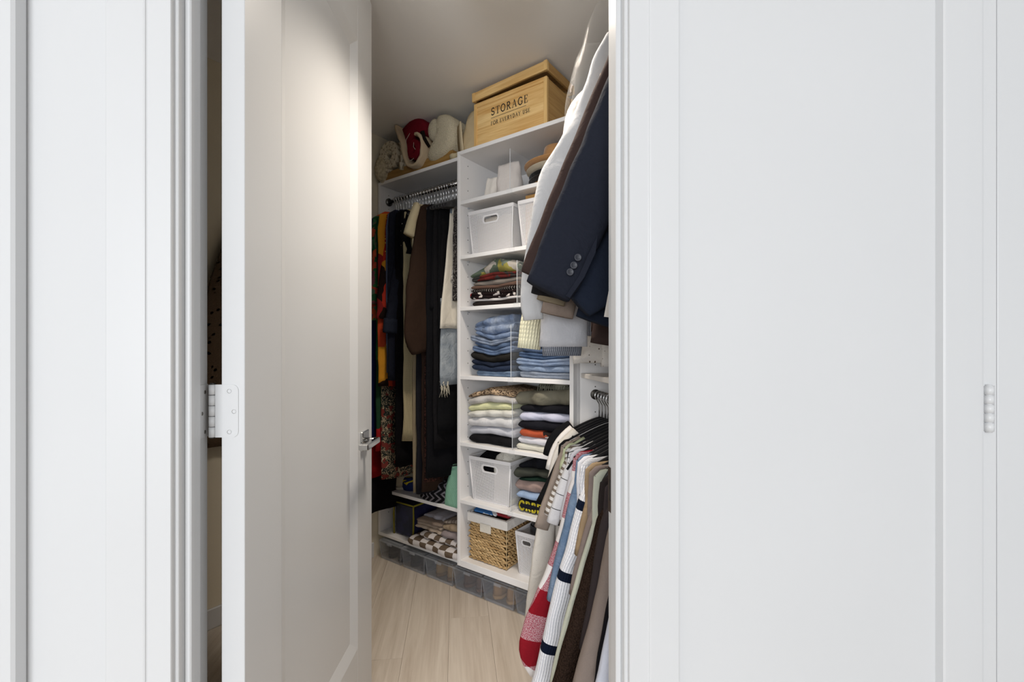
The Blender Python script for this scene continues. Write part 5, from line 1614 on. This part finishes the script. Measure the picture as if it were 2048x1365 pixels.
low('shirt', 'taupe long sleeved shirt between black cuff and brown stripes', 'shirt', cloth('95887e'), .205, [(1150, 884, 30), (1120, 905, 28), (1108, 935, 24), (1092, 985, 26), (1076, 1030, 30), (1067, 1056, 30)], 'taupe long sleeved shirt', hem=-.55)
low('blouse', 'pale lime green blouse on the lower right rail', 'blouse', cloth('cfd5b0'), .24, [(1160, 884, 24), (1132, 900, 24), (1119, 918, 20), (1117, 940, 18)], 'lime green blouse', hem=-.5)
low('shirt', 'white shirt with brown horizontal stripes', 'shirt', striped('d8d5d2', '7c6f63', .021, .45), .275, [(1168, 890, 24), (1140, 905, 24), (1122, 935, 24), (1106, 980, 26), (1086, 1030, 28)], 'brown striped shirt', hem=-.5)
low('shirt', 'white shirt with thin black window-pane lines', 'shirt', windowpane('dddcde', '202226', .055, .045, .2), .31, [(1178, 893, 26), (1150, 905, 26), (1132, 930, 26), (1115, 975, 26), (1100, 1020, 26), (1092, 1046, 24)], 'window-pane shirt', hem=-.55)
low('jacket', 'white knit jacket with black piping on the shoulder', 'jacket', cloth('d4d3da'), .345, [(1182, 900, 28), (1160, 912, 26), (1142, 935, 24), (1130, 980, 24), (1118, 1040, 24)], 'white jacket with black piping', hem=-.55)
gj = [o for o in C.objects if o.get('label', '').startswith('white knit jacket')][0]
low('flannel_shirt', 'red and white buffalo plaid flannel shirt with rounded cuff', 'shirt', plaid('e6e2e1', 'a3485a', '8c1a26', .17, .35), .385, [(1186, 908, 30), (1160, 925, 28), (1140, 965, 28), (1126, 1020, 30), (1112, 1080, 34), (1092, 1140, 38), (1066, 1200, 46), (1046, 1250, 56), (1035, 1295, 56), (1042, 1322, 40), (1058, 1346, 14)], 'red plaid flannel shirt', hem=-.72, sleeve_th=.02)
low('denim_jacket', 'faded blue denim jacket with worn seams', 'jacket', denim('5f7fa8', '9fb4cf', .5), .43, [(1196, 915, 32), (1170, 932, 32), (1148, 965, 34), (1134, 1020, 36), (1120, 1075, 38), (1104, 1140, 38), (1092, 1200, 36)], 'faded denim jacket', hem=-.6, sleeve_th=.022)
low('sweater', 'white chunky knit sweater with navy bands on the sleeve', 'sweater', ribbed('e4e5ea', .0085, .7, 'b9bcc6', ('10182a', .23, .13, .42)), .49, [(1204, 935, 34), (1180, 955, 36), (1160, 985, 38), (1146, 1040, 42), (1130, 1100, 46), (1112, 1160, 48), (1098, 1220, 46), (1082, 1290, 44), (1064, 1365, 44), (1052, 1410, 44)], 'white knit sweater with navy bands', hem=-.72, sleeve_th=.026)
low('shirt', 'white shirt showing a thin black collar line beside the knit sweater', 'shirt', cloth('dcdce2'), .455, [(1196, 930, 26), (1174, 950, 22), (1160, 985, 18), (1156, 1030, 16)], 'white shirt with black line', hem=-.5)
low('jacket', 'camel twill jacket on the lower right rail', 'jacket', cloth('9a856a'), .545, [(1206, 945, 30), (1184, 968, 28), (1170, 1000, 26), (1156, 1060, 30), (1148, 1110, 30)], 'camel twill jacket', hem=-.5)
low('shirt', 'mauve taupe shirt right of the camel jacket', 'shirt', cloth('857873'), .585, [(1210, 960, 34), (1190, 990, 34), (1176, 1030, 36), (1160, 1090, 40), (1144, 1150, 40), (1136, 1190, 36)], 'mauve taupe shirt', hem=-.55)
low('cardigan', 'long pale sage cardigan hanging to the bottom of the picture', 'cardigan', cloth('c3c6b6'), .63, [(1220, 975, 24), (1196, 1010, 22), (1180, 1060, 24), (1162, 1120, 28), (1144, 1180, 34), (1128, 1240, 36), (1112, 1300, 38), (1098, 1365, 40), (1088, 1420, 40)], 'long sage cardigan', hem=-.75, sleeve_th=.014)
low('fleece_jacket', 'dark brown sherpa fleece jacket on the lower right rail', 'jacket', fuzzy('3a2d26', '1c1512', 190, .9), .69, [(1232, 985, 40), (1206, 1010, 40), (1190, 1050, 42), (1176, 1110, 48), (1160, 1170, 54), (1140, 1240, 60), (1122, 1300, 64), (1104, 1365, 68), (1090, 1420, 68)], 'dark brown sherpa jacket', hem=-.78, sleeve_th=.026, body_mat=cloth('2c2625'))
low('hoodie', 'charcoal hoodie with a fine seam beside the taupe sweater', 'hoodie', cloth('393233'), .735, [(1240, 985, 60), (1212, 1015, 58), (1196, 1060, 60), (1186, 1120, 62), (1178, 1180, 62), (1168, 1240, 60), (1156, 1300, 60)], 'charcoal hoodie', hem=-.7, sleeve_th=.024)
low('sweater', 'taupe suede look sweater with wide sleeve, near the doorway', 'sweater', cloth('8a7d75', .2), .80, [(1262, 1000, 60), (1236, 1030, 60), (1212, 1066, 62), (1204, 1120, 64), (1194, 1180, 66), (1178, 1250, 70), (1160, 1310, 74), (1144, 1370, 78), (1130, 1430, 78)], 'taupe suede look sweater', hem=-.75, sleeve_th=.028)
low('top', 'black top just behind the white garment at the doorway', 'top', cloth('141317'), .845, [(1300, 1000, 60), (1268, 1040, 60), (1246, 1090, 60), (1224, 1160, 60), (1208, 1230, 60), (1194, 1310, 60), (1184, 1380, 60)], 'black top beside the doorway', hem=-.7)
low('sweater', 'pale blue white sweater nearest to the doorway', 'sweater', cloth('d3d6e2'), .885, [(1320, 1010, 60), (1290, 1050, 60), (1262, 1100, 60), (1238, 1160, 60), (1218, 1225, 60), (1200, 1310, 60), (1186, 1380, 60)], 'pale blue white sweater', hem=-.7)
# black piping and dark buttons as parts
mb = MB()
Gx = [o for o in C.objects if o.get('label', '').startswith('white knit jacket')][0]
def px_local(pos, rodz, x, y):
    a, h = RT.on_b(x, y, -pos); return a - RODX, h - rodz
pts = []
for (x, y) in ((1208, 896), (1180, 904), (1162, 910), (1145, 924), (1134, 940)):
    X, Z = px_local(.375, ROD_R1, x, y); pts.append((X, -.030, Z))
MB().tube(pts, .0045, 6).build('black_piping', cloth('17181b'), Gx)
# thick black padded hanger near the doorway end
th_ = empty('padded_hanger', RT.w(RODX, -.655, ROD_R1), RT.ang, 'thick rounded black hanger between taupe shirt and charcoal hoodie', 'hanger')
link('hook', HOOK_ME, th_)
MB().tube([(.2, 0, -.2), (.1, 0, -.125), (0, 0, -.096), (-.09, 0, -.118), (-.15, 0, -.15), (-.172, 0, -.185), (-.165, 0, -.215)], .011, 10, flat=.7).build('arms', plastic('17171a', .45), th_)
# white plastic hanger with nothing but its hook in view
wh_ = hanger(RT.w(RODX, -.20, ROD_R1), RT.ang, 'white plastic hanger among the silver hooks on the lower right rail', 'hangers on the right hand rails', True)

# ================================================================== RIGHT UNIT, UPPER RAIL
hu = 'black upper rail hanger holding the '
def up(name, label, cat, mat, pos, edge, htext, hem=-.75, th=.016, sleeve_th=.022, sh=.205, chest=.215, wr=.003, body_mat=None, white=False, hemw=None, step=.02, k=42.):
    G = Garment(name, label, cat, 'clothes on the upper right rail', RT, pos, ROD_R2, hu + htext, white)
    G.body(body_mat or mat, rows_top(sh=sh, chest=chest, hem=hem, hemw=hemw or chest), th=th, folds=.003, nrow=20, n=28)
    m = G.scale(); pts = []
    for q in edge:
        x, z = G.px(q[0] + q[2] / 2, q[1]); pts.append((x, z, max(.006, q[2] / 2 * m), -.006))
    G.sleeve(mat, pts, th=sleeve_th, wr=wr, step=step, k=k)
    G.sleeve(mat, [(min(-p[0] * .8 + .02, .292 - p[2]), p[1], p[2] * .9, .006) for p in pts], th=sleeve_th * .5, wr=wr)
    return G
up('sweater', 'dark sweater at the far end of the upper right rail', 'sweater', cloth('2b2423'), .08, [(1150, 330, 50), (1150, 450, 50), (1152, 600, 50), (1158, 712, 36)], 'dark sweater', hem=-.95)
up('sweater', 'grey ribbed knit sweater with wide cuff over the jeans', 'sweater', ribbed('8f95a2', .0075, .9, '4b515e'), .30, [(1170, 260, 70), (1140, 380, 72), (1116, 500, 76), (1094, 600, 80), (1082, 670, 82), (1084, 712, 78)], 'grey ribbed sweater', hem=-.9, sleeve_th=.03, sh=.19, chest=.19)
up('sweater', 'pale yellow fuzzy mohair sweater cuff hanging beside the jeans', 'sweater', ribbed('e0dcc0', .010, .8, 'c6c2a4'), .40, [(1180, 240, 54), (1140, 360, 50), (1098, 460, 46), (1062, 560, 44), (1044, 625, 42), (1035, 690, 46), (1034, 698, 46)], 'pale yellow mohair sweater', hem=-.8, sleeve_th=.026, sh=.19, chest=.19)
# clear dry-cleaning covers
PLY = clear('c4c3c0', .03, .08, .12)
def cover(label, pos, pts, seed, hem=-.55):
    G = Garment('garment_cover', label, 'garment cover', 'clear garment covers on the upper right rail', RT, pos, ROD_R2, hu + 'clear covered garment ' + ('farther in' if pos < .5 else 'nearer the door'))
    rows = []
    for (x, y) in pts:
        X, Z = G.px(x, y); rows.append((Z, X, .22, 1.0))
    G.body(PLY, rows, 'film', th=.03, folds=.014, k=60, nrow=26, n=30)
    return G
cover('clear plastic garment cover nearest the wooden box', .46, [(1166, 92), (1152, 118), (1142, 150), (1134, 190), (1130, 216), (1126, 260), (1122, 330)], 1)
cover('clear plastic garment cover reaching highest at the doorway', .57, [(1192, 8), (1183, 30), (1172, 62), (1162, 98), (1152, 130), (1144, 190), (1136, 260)], 2)
up('shirt', 'white linen shirt inside the clear covers', 'shirt', cloth('c9c5c0', .08), .50, [(1196, 170, 40), (1168, 190, 40), (1140, 214, 40), (1128, 240, 44), (1122, 300, 50), (1116, 380, 50)], 'white linen shirt in a cover', hem=-.5, sh=.18, chest=.18)
up('jacket', 'light grey linen jacket with broad cuff below the navy sleeve', 'jacket', cloth('b4b4b8', .14, weave=180), .60, [(1240, 100, 90), (1206, 220, 90), (1168, 350, 92), (1130, 480, 94), (1098, 580, 94), (1080, 640, 94), (1079, 694, 96)], 'light grey linen jacket', hem=-.85, sleeve_th=.024, sh=.19, chest=.19, wr=.007)
up('shirt', 'white crisp shirt with long flowing sleeve left of the brown jacket', 'shirt', cloth('bdbdbe', .1), .665, [(1208, 82, 40), (1184, 122, 42), (1166, 185, 46), (1142, 245, 50), (1108, 310, 54), (1076, 356, 54), (1068, 400, 50), (1058, 460, 46), (1048, 520, 44), (1041, 575, 44), (1040, 612, 46), (1046, 640, 40)], 'white crisp shirt', hem=-.7, sleeve_th=.016, sh=.2, chest=.2, wr=.008)
up('jacket', 'taupe jacket cuff under the khaki one', 'jacket', cloth('85776d'), .705, [(1262, 60, 70), (1214, 220, 70), (1160, 390, 70), (1112, 530, 68), (1086, 600, 66), (1080, 632, 66)], 'taupe jacket', hem=-.8, sleeve_th=.020)
up('jacket', 'khaki cotton jacket with squared cuff', 'jacket', cloth('857a66'), .735, [(1262, 60, 60), (1210, 220, 60), (1156, 380, 58), (1108, 500, 56), (1082, 570, 54), (1072, 606, 56)], 'khaki cotton jacket', hem=-.7, sleeve_th=.020)
up('jacket', 'black blazer sleeve between khaki and brown jackets', 'jacket', cloth('1c1b1d'), .765, [(1258, 60, 60), (1204, 220, 60), (1146, 380, 60), (1096, 500, 58), (1068, 560, 56), (1062, 592, 56)], 'black blazer', hem=-.7, sleeve_th=.022)
up('jacket', 'dark brown suit jacket left of the navy blazer', 'jacket', cloth('3d302d', .1), .80, [(1250, 40, 70), (1210, 130, 74), (1166, 240, 80), (1120, 350, 84), (1080, 450, 84), (1052, 520, 80), (1041, 556, 78)], 'dark brown suit jacket', hem=-.75, sleeve_th=.022)
NV = cloth('232630', .12)
G = up('blazer', 'navy wool blazer with three buttons on its cuff, nearest the doorway', 'blazer', NV, .885, [(1262, 60, 104), (1228, 140, 108), (1192, 220, 112), (1152, 320, 116), (1112, 420, 114), (1078, 500, 108), (1056, 562, 100), (1049, 584, 92)], 'navy wool blazer', hem=-.80, sleeve_th=.03, sh=.215, chest=.21, step=.016)
def on_garment(G, x, y, off):
    X, Z = G.px(x, y); return (X, off, Z)
BTN = plastic('30333c', .5)
for (x, y) in ((1147, 522), (1139, 537), (1132, 550)):
    p = on_garment(G, x, y, -.0385)
    b = MB().lathe([(0, -.001), (.0065, -.001), (.0085, .0006), (.0085, .0022), (.0072, .0032), (.0060, .0022), (0, .0020)], 20).build('button', BTN, G.root, p)
    b.rotation_euler = (math.pi / 2, 0, 0)
    for (dx, dz) in ((-.0018, -.0018), (.0018, -.0018), (-.0018, .0018), (.0018, .0018)):
        h_ = MB().lathe([(0, .0024), (.0009, .0024), (.0009, .0016)], 8).build('button_hole', plastic('15161a', .8), b, (dx, dz, 0))
# cuff vent of the blazer: overlapping flap
fl = MB()
pf = [on_garment(G, x, y, -.036) for (x, y) in ((1186, 478), (1172, 506), (1150, 556), (1124, 596), (1132, 600), (1160, 560), (1182, 512))]
fl.poly(pf, (0, .003, 0)).build('cuff_vent', NV, G.root)
G2 = up('blazer', 'second navy blazer showing to the right of the buttoned cuff', 'blazer', cloth('1f2532', .12), .845, [(1300, 60, 100), (1268, 160, 104), (1236, 280, 108), (1206, 400, 106), (1176, 510, 96), (1150, 580, 84), (1128, 612, 60)], 'second navy blazer', hem=-.72, sleeve_th=.022)
up('blazer', 'ink blue blazer with low hem beside the light grey cuff', 'blazer', cloth('1a202c', .12), .77, [(1310, 60, 90), (1290, 200, 90), (1262, 340, 90), (1230, 460, 90), (1192, 560, 90), (1152, 622, 90), (1148, 646, 86)], 'ink blue blazer', hem=-.74, sleeve_th=.02)
up('jacket', 'brown jacket hem hanging right of the light grey cuff', 'jacket', cloth('3c302d', .12), .56, [(1262, 200, 60), (1240, 350, 60), (1216, 480, 60), (1192, 600, 60), (1178, 690, 60)], 'brown jacket with low hem', hem=-.9, sh=.19, chest=.19)
up('top', 'white top with black and tan floral hem beside the far panel', 'top', speckle('d8d4cf', '5a4b40', 60, .60), .20, [(1200, 420, 60), (1198, 560, 56), (1196, 680, 50), (1200, 734, 40)], 'floral hem top', hem=-1.0, sh=.15, chest=.15)
tg = empty('paper_tag', RT.w(*( (lambda q: (q[0], -.90, q[1]))(RT.on_b(1213, 634, -.90)) )), RT.ang, 'cream card tag hanging beside the right door jamb', 'tag')
MB().poly([(-.006, 0, 0), (.03, 0, -.004), (.03, 0, .075), (.008, 0, .075)], (0, .0008, 0)).build('card', cloth('d6cfc6', .05, weave=40, bump=.02), tg)
MB().tube([(.02, .0004, .075), (.022, .0004, .45)], .0008, 5).build('string', cloth('d6cfc6'), tg)
